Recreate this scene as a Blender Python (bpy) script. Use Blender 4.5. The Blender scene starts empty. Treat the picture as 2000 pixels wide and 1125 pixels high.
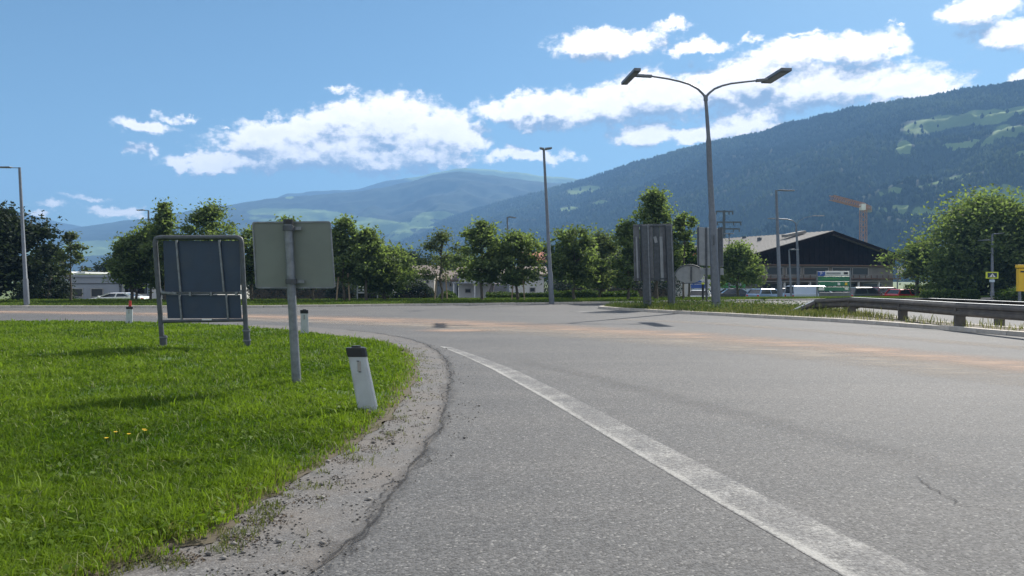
import bpy, math, random
import numpy as np
from mathutils import Vector, Matrix, noise as mn

rnd = random.Random(7)
rng = np.random.default_rng(7)
S = bpy.context.scene
COL = S.collection
R = math.radians

# ------------------------------------------------------------------ camera
F = 1500.0; HOR = 545.0; EYE = 1.6           # focal length and horizon row of the 2000 px photograph
cam = bpy.data.cameras.new('camera'); cam.sensor_width = 36; cam.lens = 36 * F / 2000
cam.shift_y = -(562.5 - HOR) / 2000
cam.clip_start = 0.05; cam.clip_end = 60000
camo = bpy.data.objects.new('camera', cam); COL.objects.link(camo)
camo.location = (0, 0, EYE); camo.rotation_euler = (R(90), 0, 0)
S.camera = camo

# ------------------------------------------------------------------ light
SUN_EL = R(38); SUN_AZ = math.atan2(0.56, 0.83)      # sun stands ahead of the camera, to the right
EXPOSURE = 0.80
SKY_STRENGTH = 0.062
SUN_STRENGTH = 5.0
HAZE_DENSITY = 2.75e-4
S.view_settings.view_transform = 'Standard'; S.view_settings.look = 'None'
S.view_settings.gamma = 1; S.view_settings.exposure = EXPOSURE; S.view_settings.use_curve_mapping = False
sun = bpy.data.lights.new('sun', 'SUN'); sun.energy = SUN_STRENGTH; sun.angle = R(0.5); sun.color = (1.0, 0.95, 0.87)
suno = bpy.data.objects.new('sun', sun); COL.objects.link(suno)
sd = Vector((math.sin(SUN_AZ) * math.cos(SUN_EL), math.cos(SUN_AZ) * math.cos(SUN_EL), math.sin(SUN_EL)))
suno.rotation_euler = sd.to_track_quat('Z', 'Y').to_euler(); suno.location = (30, 30, 60)

def PX(px, py):        # azimuth and elevation of a direction seen at a pixel
    u = (px - 1000) / F; v = (HOR - py) / F
    az = math.atan(u); return az, math.atan(v * math.cos(az))

W = bpy.data.worlds.new('World'); S.world = W; W.use_nodes = True
nt = W.node_tree; nt.nodes.clear()
class NB:
    """small helper for node trees"""
    def __init__(s, t): s.t = t
    def n(s, ty, **k):
        x = s.t.nodes.new(ty)
        for a, b in k.items(): setattr(x, a, b)
        return x
    def l(s, a, b): s.t.links.new(a, b)
    def put(s, sock, v):
        if hasattr(v, 'is_output'): s.l(v, sock)
        else: sock.default_value = v
    def m(s, op, a, b=None, c=None, clamp=False):
        x = s.n('ShaderNodeMath', operation=op, use_clamp=clamp); s.put(x.inputs[0], a)
        if b is not None: s.put(x.inputs[1], b)
        if c is not None: s.put(x.inputs[2], c)
        return x.outputs[0]
    def vm(s, op, a, b=None):
        x = s.n('ShaderNodeVectorMath', operation=op); s.put(x.inputs[0], a)
        if b is not None: s.put(x.inputs[1], b)
        return x.outputs['Value'] if op in ('LENGTH', 'DOT_PRODUCT') else x.outputs['Vector']
    def noise(s, vec, scale, detail=5, rough=0.55, dim='3D', dist=0.0):
        x = s.n('ShaderNodeTexNoise', noise_dimensions=dim)
        if vec is not None: s.l(vec, x.inputs['Vector'])
        x.inputs['Scale'].default_value = scale; x.inputs['Detail'].default_value = detail
        x.inputs['Roughness'].default_value = rough; x.inputs['Distortion'].default_value = dist
        return x.outputs['Fac']
    def smooth(s, v, a, b, lo=0.0, hi=1.0):
        x = s.n('ShaderNodeMapRange', interpolation_type='SMOOTHSTEP'); s.put(x.inputs['Value'], v)
        x.inputs['From Min'].default_value = a; x.inputs['From Max'].default_value = b
        x.inputs['To Min'].default_value = lo; x.inputs['To Max'].default_value = hi
        return x.outputs['Result']
    def mix(s, f, a, b, mode='MIX'):
        x = s.n('ShaderNodeMix', data_type='RGBA', blend_type=mode); s.put(x.inputs[0], f)
        s.put(x.inputs[6], a if hasattr(a, 'is_output') else (*a[:3], 1)); s.put(x.inputs[7], b if hasattr(b, 'is_output') else (*b[:3], 1))
        return x.outputs[2]

CLOUDS = [(760,238,105,48),(868,262,78,42),(672,236,72,30),(530,258,70,26),(600,292,165,34),(455,317,105,18),(400,328,66,10),
 (725,300,130,32),(848,305,72,25),(612,255,60,24),(805,335,30,7),(765,262,110,40),(690,278,90,30),(830,285,70,30),(285,247,46,12),(322,226,20,5),(366,222,17,3.5),(270,292,24,7),(292,302,18,6),
 (372,297,8,6),(435,254,10,4),(665,175,24,5),(182,384,32,4),(112,402,30,5),(225,414,46,10),(65,418,18,5),
 (1190,84,104,27),(1140,97,62,18),(1315,52,30,8),(1362,93,50,14),(1028,304,82,13),(1000,216,62,25),(1085,212,80,32),(1185,208,100,36),
 (1050,242,60,12),(1292,188,115,42),(1425,175,110,42),(1500,150,105,45),(1555,105,105,28),(1692,96,80,32),(1615,168,195,40),(1760,176,125,24),
 (1455,238,78,24),(1495,217,50,12),(1265,262,62,20),(1375,264,90,15),(1920,18,75,30),(1965,68,80,25),(1995,152,26,12),(1575,66,22,5),
 (1465,74,18,4),(1742,45,9,3),(1330,240,14,5),(2120,60,120,50)]
g = bpy.data.node_groups.new('cloud_field', 'ShaderNodeTree')
g.interface.new_socket('Vector', in_out='INPUT', socket_type='NodeSocketVector')
g.interface.new_socket('Value', in_out='OUTPUT', socket_type='NodeSocketFloat')
B = NB(g); gi = B.n('NodeGroupInput'); go = B.n('NodeGroupOutput')
v0 = gi.outputs[0]
warp = B.n('ShaderNodeTexNoise'); B.l(v0, warp.inputs['Vector']); warp.inputs['Scale'].default_value = 26; warp.inputs['Detail'].default_value = 6; warp.inputs['Roughness'].default_value = 0.6
off = B.vm('MULTIPLY', B.vm('SUBTRACT', warp.outputs['Color'], (0.5, 0.5, 0.5)), (0.070, 0.046, 0))
v1 = B.vm('ADD', v0, off)
acc = None
for cx, cy, rx, ry in CLOUDS:
    az, el = PX(cx, cy); az2, _ = PX(cx + rx, cy); _, el2 = PX(cx, cy - ry)
    sx = 1 / (abs(az2 - az) * 1.12); sy = 1 / (abs(el2 - el) * 1.15)
    ma = B.n('ShaderNodeVectorMath', operation='MULTIPLY_ADD'); B.l(v1, ma.inputs[0])
    ma.inputs[1].default_value = (sx, sy, 0); ma.inputs[2].default_value = (-az * sx, -el * sy, 0)
    L = B.vm('LENGTH', ma.outputs[0]); s_ = max(.30, min(1, ry / 16))
    if s_ < 1: L = B.m('MULTIPLY_ADD', L, s_, (1.0 if ry < 8 else .93) * (1 - s_))
    acc = L if acc is None else B.m('SMOOTH_MIN', acc, L, 0.15)
# scattered clouds over the rest of the sky, outside the frame
sep = B.n('ShaderNodeSeparateXYZ'); B.l(v0, sep.inputs[0])
far = B.m('MAXIMUM', B.smooth(B.m('ABSOLUTE', sep.outputs[0]), 0.66, 0.9), B.smooth(sep.outputs[1], 0.40, 0.6))
gen = B.noise(v0, 3.2, 3, 0.5)
gl = B.m('SUBTRACT', 1.9, B.m('MULTIPLY', B.m('MULTIPLY', far, gen), 1.9))
acc = B.m('MINIMUM', acc, gl)
fb = B.noise(B.vm('MULTIPLY', v0, (1, 1.5, 1)), 60, 7, 0.62)
val = B.m('ADD', B.m('SUBTRACT', 1.0, acc), B.m('MULTIPLY', B.m('SUBTRACT', fb, 0.42), 1.3))
B.l(val, go.inputs[0])

B = NB(nt)
tc = B.n('ShaderNodeTexCoord'); sp = B.n('ShaderNodeSeparateXYZ'); B.l(tc.outputs['Generated'], sp.inputs[0])
azn = B.m('ARCTAN2', sp.outputs[0], sp.outputs[1]); eln = B.m('ARCSINE', sp.outputs[2])
cb = B.n('ShaderNodeCombineXYZ'); B.l(azn, cb.inputs[0]); B.l(eln, cb.inputs[1])
def cf(vec):
    x = B.n('ShaderNodeGroup', node_tree=g); B.l(vec, x.inputs[0]); return x.outputs[0]
d0 = cf(cb.outputs[0]); d1 = cf(B.vm('ADD', cb.outputs[0], (0.012, 0.024, 0)))
alpha = B.smooth(d0, -0.10, 0.42)
lit = B.smooth(B.m('SUBTRACT', d0, d1), -0.55, 0.45)
core = B.smooth(d0, 0.35, 1.1, 1.0, 0.86)
lit = B.m('MULTIPLY', lit, core)
sky = B.n('ShaderNodeTexSky', sky_type='NISHITA', sun_disc=False); sky.sun_elevation = SUN_EL; sky.sun_rotation = SUN_AZ
sky.air_density = 1.0; sky.dust_density = 0.6; sky.ozone_density = 2.6; sky.altitude = 600
CL_D = (3.0, 3.9, 5.4); CL_B = (18.5, 17.0, 15.8)
cc = B.mix(lit, CL_D, CL_B)
zfade = B.smooth(eln, -0.02, 0.03)
skyc = B.mix(B.m('MULTIPLY', B.m('MULTIPLY', alpha, zfade), 0.97), B.mix(1.0, sky.outputs[0], (.72, .94, .96), 'MULTIPLY'), cc)
bg = B.n('ShaderNodeBackground'); bg.inputs['Strength'].default_value = SKY_STRENGTH; B.l(skyc, bg.inputs[0])
wo = B.n('ShaderNodeOutputWorld'); B.l(bg.outputs[0], wo.inputs[0])

# ------------------------------------------------------------------ helpers
def at(px, py, z=0.0):
    Y = (EYE - z) * F / (py - HOR); return Vector(((px - 1000) / F * Y, Y, z))
def P(px, py, Y): return Vector(((px - 1000) / F * Y, Y, EYE + (HOR - py) / F * Y))

def tag(o, label=None, cat=None, group=None, kind=None):
    if label: o['label'] = label
    if cat: o['category'] = cat
    if group: o['group'] = group
    if kind: o['kind'] = kind
    return o
def empty(name, loc, rz=0.0, label=None, cat=None, group=None):
    o = bpy.data.objects.new(name, None); o.location = loc; o.rotation_euler = (0, 0, rz); o.empty_display_size = 0.2
    COL.objects.link(o); return tag(o, label, cat, group)

class MB:
    def __init__(s): s.v = []; s.f = []; s.sm = []
    def add(s, vs, fs, smooth=False):
        b = len(s.v); s.v += [tuple(p) for p in vs]; s.f += [tuple(i + b for i in f) for f in fs]; s.sm += [smooth] * len(fs); return s
    def box(s, c, d, rz=0.0, M=None):
        x, y, z = d[0] / 2, d[1] / 2, d[2] / 2
        vs = [Vector((i * x, j * y, k * z)) for i in (-1, 1) for j in (-1, 1) for k in (-1, 1)]
        if rz: r = Matrix.Rotation(rz, 3, 'Z'); vs = [r @ v for v in vs]
        if M: vs = [M @ v for v in vs]
        c = Vector(c); vs = [v + c for v in vs]
        return s.add(vs, [(0, 1, 3, 2), (4, 6, 7, 5), (0, 4, 5, 1), (2, 3, 7, 6), (0, 2, 6, 4), (1, 5, 7, 3)])
    def bbox(s, a, b): return s.box([(a[i] + b[i]) / 2 for i in range(3)], [abs(b[i] - a[i]) for i in range(3)])
    def bar(s, a, b, w, h=None, up=(0, 0, 1)):
        a = Vector(a); b = Vector(b); h = h or w; d = (b - a).normalized(); u = Vector(up)
        if abs(d.dot(u)) > .98: u = Vector((0, 1, 0))
        x = d.cross(u).normalized(); u = x.cross(d)
        vs = [p + x * i * w / 2 + u * j * h / 2 for p in (a, b) for i in (-1, 1) for j in (-1, 1)]
        return s.add(vs, [(0, 1, 3, 2), (4, 6, 7, 5), (0, 4, 5, 1), (2, 3, 7, 6), (0, 2, 6, 4), (1, 5, 7, 3)])
    def tube(s, pts, rad, n=10, caps=True):
        pts = [Vector(p) for p in pts]; rad = rad if hasattr(rad, '__len__') else [rad] * len(pts)
        vs = []; px = None
        for i, p in enumerate(pts):
            d = (pts[min(i + 1, len(pts) - 1)] - pts[max(i - 1, 0)]).normalized()
            if px is None:
                px = d.cross(Vector((0, 0, 1)))
                if px.length < .05: px = Vector((1, 0, 0))
            px = (px - d * px.dot(d)).normalized(); y = d.cross(px)
            vs += [p + (px * math.cos(2 * math.pi * k / n) + y * math.sin(2 * math.pi * k / n)) * rad[i] for k in range(n)]
        fs = [(i * n + k, i * n + (k + 1) % n, (i + 1) * n + (k + 1) % n, (i + 1) * n + k) for i in range(len(pts) - 1) for k in range(n)]
        s.add(vs, fs, True)
        if caps: s.add(vs[:n], [tuple(reversed(range(n)))]); s.add(vs[-n:], [tuple(range(n))])
        return s
    def prism(s, poly, z0, z1):
        n = len(poly); vs = [(p[0], p[1], z0) for p in poly] + [(p[0], p[1], z1) for p in poly]
        return s.add(vs, [tuple(reversed(range(n))), tuple(range(n, 2 * n))] + [(i, (i + 1) % n, n + (i + 1) % n, n + i) for i in range(n)])
    def extr(s, pts, vec):
        """closed polygon in 3D pushed along vec"""
        n = len(pts); vec = Vector(vec); vs = [Vector(p) for p in pts] + [Vector(p) + vec for p in pts]
        return s.add(vs, [tuple(range(n)), tuple(reversed(range(n, 2 * n)))] + [(i, n + i, n + (i + 1) % n, (i + 1) % n) for i in range(n)])
    def mesh(s, name, mat, bevel=0):
        me = bpy.data.meshes.new(name); me.from_pydata(s.v, [], s.f); me.polygons.foreach_set('use_smooth', s.sm); me.materials.append(mat); me.update()
        return me
    def build(s, name, mat, parent=None, bevel=0, **k):
        o = bpy.data.objects.new(name, s.mesh(name, mat)); COL.objects.link(o); o.parent = parent
        if bevel:
            m = o.modifiers.new('bevel', 'BEVEL'); m.width = bevel; m.segments = 2; m.limit_method = 'ANGLE'
        return tag(o, **k)

def npmesh(name, V, Fq, mat, tint=None, smooth=False):
    """mesh from arrays; all faces have the same corner count"""
    V = np.asarray(V, np.float32); Fq = np.asarray(Fq, np.int32); k = Fq.shape[1]
    me = bpy.data.meshes.new(name); me.vertices.add(len(V)); me.vertices.foreach_set('co', V.ravel())
    me.loops.add(Fq.size); me.loops.foreach_set('vertex_index', Fq.ravel())
    me.polygons.add(len(Fq)); me.polygons.foreach_set('loop_start', np.arange(0, Fq.size, k, dtype=np.int32))
    if smooth: me.polygons.foreach_set('use_smooth', np.ones(len(Fq), bool))
    me.update(calc_edges=True)
    if tint is not None:
        for nm, arr in tint.items():
            a = me.attributes.new(nm, 'FLOAT', 'POINT'); a.data.foreach_set('value', np.asarray(arr, np.float32))
    me.materials.append(mat); me.validate(); return me
def link(name, me, parent=None, **k):
    o = bpy.data.objects.new(name, me); COL.objects.link(o); o.parent = parent; return tag(o, **k)
def copy_tree(o, parent=None):
    c = o.copy(); COL.objects.link(c); c.parent = parent
    for ch in o.children: copy_tree(ch, c)
    return c

# ------------------------------------------------------------------ materials
def newmat(name):
    m = bpy.data.materials.new(name); m.use_nodes = True; t = m.node_tree; t.nodes.clear(); B = NB(t)
    out = B.n('ShaderNodeOutputMaterial'); bs = B.n('ShaderNodeBsdfPrincipled'); B.l(bs.outputs[0], out.inputs[0])
    return m, B, bs, out
def pm(name, col, rough=.6, metal=0., var=.12, scale=6., bump=0., spec=.5, dirt=None, dirtamt=.0):
    m, B, bs, out = newmat(name); co = B.n('ShaderNodeTexCoord').outputs['Object']
    nz = B.noise(co, scale, 5, .6)
    a = [c * (1 - var) for c in col]; b = [min(1, c * (1 + var)) for c in col]
    c = B.mix(B.smooth(nz, .3, .7), a, b)
    if dirt: c = B.mix(B.m('MULTIPLY', B.smooth(B.noise(co, scale * .37, 6, .65), .45, .75), dirtamt), c, dirt)
    B.l(c, bs.inputs['Base Color']); bs.inputs['Metallic'].default_value = metal
    B.l(B.smooth(nz, .2, .8, rough * .85, min(1, rough * 1.15)), bs.inputs['Roughness']); bs.inputs['Specular IOR Level'].default_value = spec
    if bump:
        bn = B.n('ShaderNodeBump'); bn.inputs['Strength'].default_value = bump; bn.inputs['Distance'].default_value = .01
        B.l(B.noise(co, scale * 8, 4, .6), bn.inputs['Height']); B.l(bn.outputs[0], bs.inputs['Normal'])
    return m
M = {}
M['galv'] = pm('galvanised steel', (.19, .205, .22), .5, .5, .25, 9, dirt=(.16, .16, .16), dirtamt=.5)
M['galv_dark'] = pm('weathered galvanised steel', (.085, .095, .105), .6, .4, .25, 7, dirt=(.07, .065, .06), dirtamt=.6)
M['rail'] = pm('guard rail steel', (.135, .118, .10), .7, .2, .25, 4, dirt=(.06, .055, .05), dirtamt=.6)
M['lampsteel'] = pm('lamp steel', (.15, .165, .185), .5, .4, .15, 5)
M['lens'] = pm('lamp lens', (.22, .235, .26), .4, 0, .05, 3)
M['panel_grey'] = pm('grey painted aluminium', (.165, .190, .165), .6, .1, .08, 2.5, dirt=(.15, .16, .15), dirtamt=.4)
M['panel_blue'] = pm('dark slate sign back', (.03, .05, .085), .55, .2, .12, 3, dirt=(.07, .08, .09), dirtamt=.4)
M['panel_rib'] = pm('dull aluminium', (.15, .155, .165), .5, .35, .2, 3, dirt=(.08, .08, .08), dirtamt=.5)
M['panel_pale'] = pm('pale aluminium', (.27, .285, .30), .45, .3, .12, 3, dirt=(.15, .16, .17), dirtamt=.4)
M['black'] = pm('black plastic', (.012, .013, .016), .45, 0, .2, 12)
M['white_pl'] = pm('white plastic', (.42, .45, .46), .6, 0, .06, 6, dirt=(.22, .21, .18), dirtamt=.6)
M['red_pl'] = pm('red plastic', (.45, .03, .02), .4, 0, .1, 8)
M['refl'] = pm('reflector', (.35, .33, .33), .2, .2, .1, 8)
M['white'] = pm('white paint', (.72, .72, .70), .5, 0, .05, 2)
M['kerb'] = pm('kerb stone', (.55, .50, .43), .85, 0, .15, 3, .4, dirt=(.3, .26, .22), dirtamt=.5)
M['soil'] = pm('soil', (.07, .055, .03), .95, 0, .4, 3, .5)
M['bark'] = pm('bark', (.10, .085, .065), .9, 0, .35, 5, .6)
M['stake'] = pm('wooden stake', (.30, .22, .14), .8, 0, .2, 6)
M['plaster'] = pm('plaster wall', (.50, .47, .41), .9, 0, .07, .6, dirt=(.32, .3, .26), dirtamt=.35)
M['plaster_w'] = pm('white plaster', (.62, .61, .58), .9, 0, .06, .6, dirt=(.4, .4, .38), dirtamt=.35)
M['plaster_b'] = pm('blue grey plaster', (.33, .38, .46), .9, 0, .06, .6)
M['concrete'] = pm('grey concrete', (.30, .32, .35), .85, 0, .1, .5, dirt=(.2, .2, .21), dirtamt=.4)
M['darkwood'] = pm('dark stained boards', (.013, .009, .009), 1, 0, .3, 1.5, spec=.05)
M['wood_rail'] = pm('brown wood', (.13, .075, .045), .8, 0, .2, 3)
M['glass'] = pm('window glass', (.015, .018, .02), .35, 0, .1, 1)
M['frame'] = pm('window frame', (.35, .33, .30), .6)
M['roof_brown'] = pm('brown roof', (.16, .12, .10), .8, 0, .2, 2)
M['roof_red'] = pm('red roof tiles', (.40, .13, .07), .8, 0, .2, 2)
M['crane'] = pm('haze-paled orange crane paint', (.36, .20, .14), .8, 0, .1, 1)  # orange paled in the colour itself to stand in for distance haze
M['green_sign'] = pm('green sign face', (.03, .17, .09), .4, 0, .1, 2)
M['blue_sign'] = pm('blue sign face', (.03, .09, .36), .4, 0, .1, 2)
M['yellow'] = pm('yellow sign face', (.80, .50, .02), .45, 0, .06, 2)
M['yellowgreen'] = pm('fluorescent yellow sign', (.62, .70, .05), .45, 0, .06, 2)
M['green_box'] = pm('green hoarding', (.05, .26, .07), .5, 0, .1, 2)
M['red_sign'] = pm('red sign face', (.5, .03, .03), .4)
M['pale_blue'] = pm('pale blue panel', (.45, .55, .62), .5)
M['tyre'] = pm('tyre rubber', (.015, .015, .016), .8)
M['rim'] = pm('wheel rim', (.5, .5, .52), .3, .8)
M['carglass'] = pm('car glass', (.03, .035, .04), .06, 0, .1, 2, spec=.8)
M['headlight'] = pm('headlight', (.75, .77, .8), .1)
M['taillight'] = pm('tail light', (.5, .02, .02), .2)
def carpaint(n, c): return pm(n, c, .22, .15, .03, 1, spec=.7)
CP = {'white': carpaint('white car paint', (.75, .76, .77)), 'blue': carpaint('light blue car paint', (.25, .36, .5)),
      'dark': carpaint('dark grey car paint', (.04, .045, .055)), 'green': carpaint('grey green car paint', (.09, .12, .12)),
      'darkred': carpaint('dark red car paint', (.16, .012, .02)), 'red': carpaint('red car paint', (.55, .03, .04)),
      'silver': carpaint('silver car paint', (.5, .52, .54)), 'pink': carpaint('beige car paint', (.35, .26, .24)),
      'orange': carpaint('orange car paint', (.75, .2, .06)), 'van': carpaint('pale blue van paint', (.48, .55, .65))}

# asphalt: aggregate, patches, pores
def asphalt(name, base, warm=.0, rough=.82):
    m, B, bs, out = newmat(name); co = B.n('ShaderNodeTexCoord').outputs['Object']
    big = B.noise(co, .22, 6, .6); mid = B.noise(co, 2.2, 5, .65)
    vor = B.n('ShaderNodeTexVoronoi'); B.l(co, vor.inputs['Vector']); vor.inputs['Scale'].default_value = 62
    vr = B.n('ShaderNodeSeparateColor'); B.l(vor.outputs['Color'], vr.inputs[0])
    stone = B.smooth(vr.outputs[0], .0, 1.0, .68, 1.32)
    bright = B.smooth(vr.outputs[1], .93, .97, 0, 1); dark = B.smooth(vr.outputs[2], .86, .95, 0, 1)
    fine = B.noise(co, 160, 3, .7)
    c = B.mix(B.smooth(big, .3, .7), [base * .86, base * .87, base * .88], [base * 1.12, base * 1.10, base * 1.07])
    c = B.mix(B.m('MULTIPLY', B.smooth(mid, .3, .75), .35), c, [base * .78, base * .8, base * .82])
    lane = B.noise(B.vm('MULTIPLY', co, (.10, .9, 1)), .8, 4, .6)
    c = B.mix(B.smooth(lane, .4, .68, 0, .4), c, [base * 1.35, base * 1.30, base * 1.24])
    blot = B.noise(co, .9, 7, .7)
    c = B.mix(B.smooth(blot, .58, .72, 0, .35), c, [base * .7, base * .71, base * .73])
    cmb = B.n('ShaderNodeCombineXYZ'); [B.l(stone, cmb.inputs[i]) for i in range(3)]
    c = B.mix(1.0, c, cmb.outputs[0], 'MULTIPLY')
    c = B.mix(B.m('MULTIPLY', bright, .45), c, (.34, .33, .31)); c = B.mix(B.m('MULTIPLY', dark, .6), c, (.035, .035, .037))
    B.l(c, bs.inputs['Base Color']); bs.inputs['Roughness'].default_value = rough; bs.inputs['Specular IOR Level'].default_value = .35
    h = B.m('ADD', B.m('MULTIPLY', vor.outputs['Distance'], -1.0), B.m('MULTIPLY', fine, .5))
    bn = B.n('ShaderNodeBump'); bn.inputs['Strength'].default_value = .7; bn.inputs['Distance'].default_value = .006
    B.l(h, bn.inputs['Height']); B.l(bn.outputs[0], bs.inputs['Normal'])
    return m, B, bs, c, co
M['asphalt'] = asphalt('asphalt', .093)[0]
M['shoulder'] = asphalt('dusty shoulder', .19)[0]
mm, B_, bs_, c_, co_ = asphalt('dusty shoulder warm', .115)
c2 = B_.mix(B_.smooth(B_.noise(co_, 1.3, 6, .65), .35, .7, .15, .75), c_, (.150, .131, .112)); B_.l(c2, bs_.inputs['Base Color']); M['shoulder'] = mm
# road paint, worn
mm, B_, bs_, c_, co_ = asphalt('worn white paint', .125)
at_ = B_.n('ShaderNodeAttribute', attribute_name='paint').outputs['Fac']
w_ = B_.m('ADD', B_.m('MULTIPLY', at_, 1.0), B_.m('MULTIPLY', B_.m('ADD', B_.m('SUBTRACT', B_.noise(co_, 26, 8, .75), .5), B_.m('MULTIPLY', B_.m('SUBTRACT', B_.noise(co_, 1.6, 5, .6), .5), .7)), 1.8))
c2 = B_.mix(B_.smooth(w_, .25, .85, 0, .75), c_, (.40, .39, .36)); B_.l(c2, bs_.inputs['Base Color']); M['paint'] = mm
# dust stain: partly see-through film with its own ragged shape
def stain(name, col, op, sc=1.2):
    m, B, bs, out = newmat(name); co = B.n('ShaderNodeTexCoord').outputs['Object']
    fd = B.n('ShaderNodeAttribute', attribute_name='fade').outputs['Fac']
    nz = B.m('ADD', B.noise(B.vm('MULTIPLY', co, (.35, 1, 1)), sc, 7, .65), B.m('MULTIPLY', B.noise(co, 40, 3, .7), .35))
    a = B.m('MULTIPLY', B.smooth(nz, .35, .9), fd); a = B.m('MULTIPLY', a, op, clamp=True)
    bs.inputs['Base Color'].default_value = (*col, 1); bs.inputs['Roughness'].default_value = .9; bs.inputs['Specular IOR Level'].default_value = .2
    B.l(a, bs.inputs['Alpha']); return m
M['dust_orange'] = stain('orange dust', (.42, .30, .225), .85)
M['dust_pale'] = stain('pale dust', (.33, .29, .245), .75)
M['tar'] = stain('dark seam', (.03, .03, .032), .75, 4)
M['tar_soft'] = stain('soft dark stain', (.05, .05, .052), .35, 6)
M['tyre_mark'] = stain('tyre track', (.07, .07, .075), .16, .6)

def leafmat(name, dark, light, transl=.45, rough=.7, spec=.08):
    m, B, bs, out = newmat(name)
    t = B.n('ShaderNodeAttribute', attribute_name='tint').outputs['Fac']
    c = B.mix(t, dark, light)
    B.l(c, bs.inputs['Base Color']); bs.inputs['Roughness'].default_value = rough; bs.inputs['Specular IOR Level'].default_value = spec
    tr = B.n('ShaderNodeBsdfTranslucent'); B.l(B.mix(1.0, c, (1.15, 1.25, .55), 'MULTIPLY'), tr.inputs[0])
    mx = B.n('ShaderNodeMixShader'); mx.inputs[0].default_value = transl
    B.l(bs.outputs[0], mx.inputs[1]); B.l(tr.outputs[0], mx.inputs[2]); B.l(mx.outputs[0], out.inputs[0])
    return m
M['blade'] = leafmat('grass blades', (.055, .105, .008), (.19, .27, .030), .42, .55, .12)
M['blade_far'] = leafmat('verge grass', (.06, .10, .02), (.15, .20, .05), .3)
M['weed'] = leafmat('dry weeds', (.07, .10, .03), (.27, .25, .12), .3)
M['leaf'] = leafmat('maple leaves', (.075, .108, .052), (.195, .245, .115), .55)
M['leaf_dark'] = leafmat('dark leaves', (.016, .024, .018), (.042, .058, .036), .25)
M['leaf_grey'] = leafmat('grey green leaves', (.07, .095, .055), (.17, .20, .11), .45)
M['leaf_hedge'] = leafmat('hedge leaves', (.03, .055, .015), (.11, .16, .04), .3)
M['straw'] = leafmat('straw', (.13, .17, .06), (.30, .31, .15), .25)
M['flower'] = pm('yellow petals', (.8, .5, .02), .6)

# lawn soil / ground
m, B, bs, out = newmat('lawn ground'); co = B.n('ShaderNodeTexCoord').outputs['Object']
c = B.mix(B.smooth(B.noise(co, 5, 6, .65), .35, .65), (.035, .07, .012), (.07, .13, .02))
c = B.mix(B.smooth(B.noise(co, 1.1, 5, .6), .56, .72), c, (.11, .085, .045))
ed = B.n('ShaderNodeAttribute', attribute_name='edge').outputs['Fac']
c = B.mix(B.smooth(B.m('ADD', ed, B.m('MULTIPLY', B.m('SUBTRACT', B.noise(co, 6, 6, .7), .5), 1.2)), .35, .8), c, (.085, .070, .045))
B.l(c, bs.inputs['Base Color']); bs.inputs['Roughness'].default_value = .95; M['lawn'] = m
m, B, bs, out = newmat('far ground'); co = B.n('ShaderNodeTexCoord').outputs['Object']
c = B.mix(B.smooth(B.noise(co, .02, 6, .6), .4, .6), (.07, .12, .025), (.13, .16, .05))
c = B.mix(B.smooth(B.noise(co, .6, 5, .6), .3, .7, 0, .4), c, (.05, .08, .02))
B.l(c, bs.inputs['Base Color']); bs.inputs['Roughness'].default_value = .95; M['ground'] = m
# mountain
def hillmat(name, forest, meadow, fs):
    m, B, bs, out = newmat(name); co = B.n('ShaderNodeTexCoord').outputs['Object']
    md = B.n('ShaderNodeAttribute', attribute_name='meadow').outputs['Fac']
    n1 = B.noise(co, fs, 8, .7); n2 = B.noise(co, fs * 6, 5, .7)
    c = B.mix(B.smooth(n1, .35, .65), [x * .6 for x in forest], [x * 1.5 for x in forest])
    c = B.mix(B.smooth(n2, .35, .65, 0, .5), c, [x * .5 for x in forest])
    me = B.mix(B.smooth(n1, .3, .7), meadow, [meadow[0] * .6, meadow[1] * .62, meadow[2] * .6])
    c = B.mix(B.smooth(B.m('ADD', md, B.m('MULTIPLY', B.m('SUBTRACT', n2, .5), .5)), .4, .6), c, me)
    B.l(c, bs.inputs['Base Color']); bs.inputs['Roughness'].default_value = 1; bs.inputs['Specular IOR Level'].default_value = .1
    return m
M['hill_near'] = hillmat('near hillside', (.022, .034, .016), (.17, .24, .07), .012)
M['hill_far'] = hillmat('far hillside', (.022, .034, .018), (.19, .27, .09), .006)
M['forest'] = leafmat('forest trees', (.008, .016, .008), (.055, .075, .028), .1, 1, 0)

# ------------------------------------------------------------------ haze box
hz = MB().bbox((-5200, -700, -8), (5200, 5200, 640))
mz = bpy.data.materials.new('haze'); mz.use_nodes = True; t = mz.node_tree; t.nodes.clear()
o_ = t.nodes.new('ShaderNodeOutputMaterial'); pv = t.nodes.new('ShaderNodeVolumePrincipled')
pv.inputs['Density'].default_value = HAZE_DENSITY; pv.inputs['Color'].default_value = (.27, .53, .94, 1)
pv.inputs['Anisotropy'].default_value = .1
t.links.new(pv.outputs[0], o_.inputs['Volume'])
hz.build('haze', mz, kind='stuff', label='thin blue summer haze filling the whole valley air', cat='haze')

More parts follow.
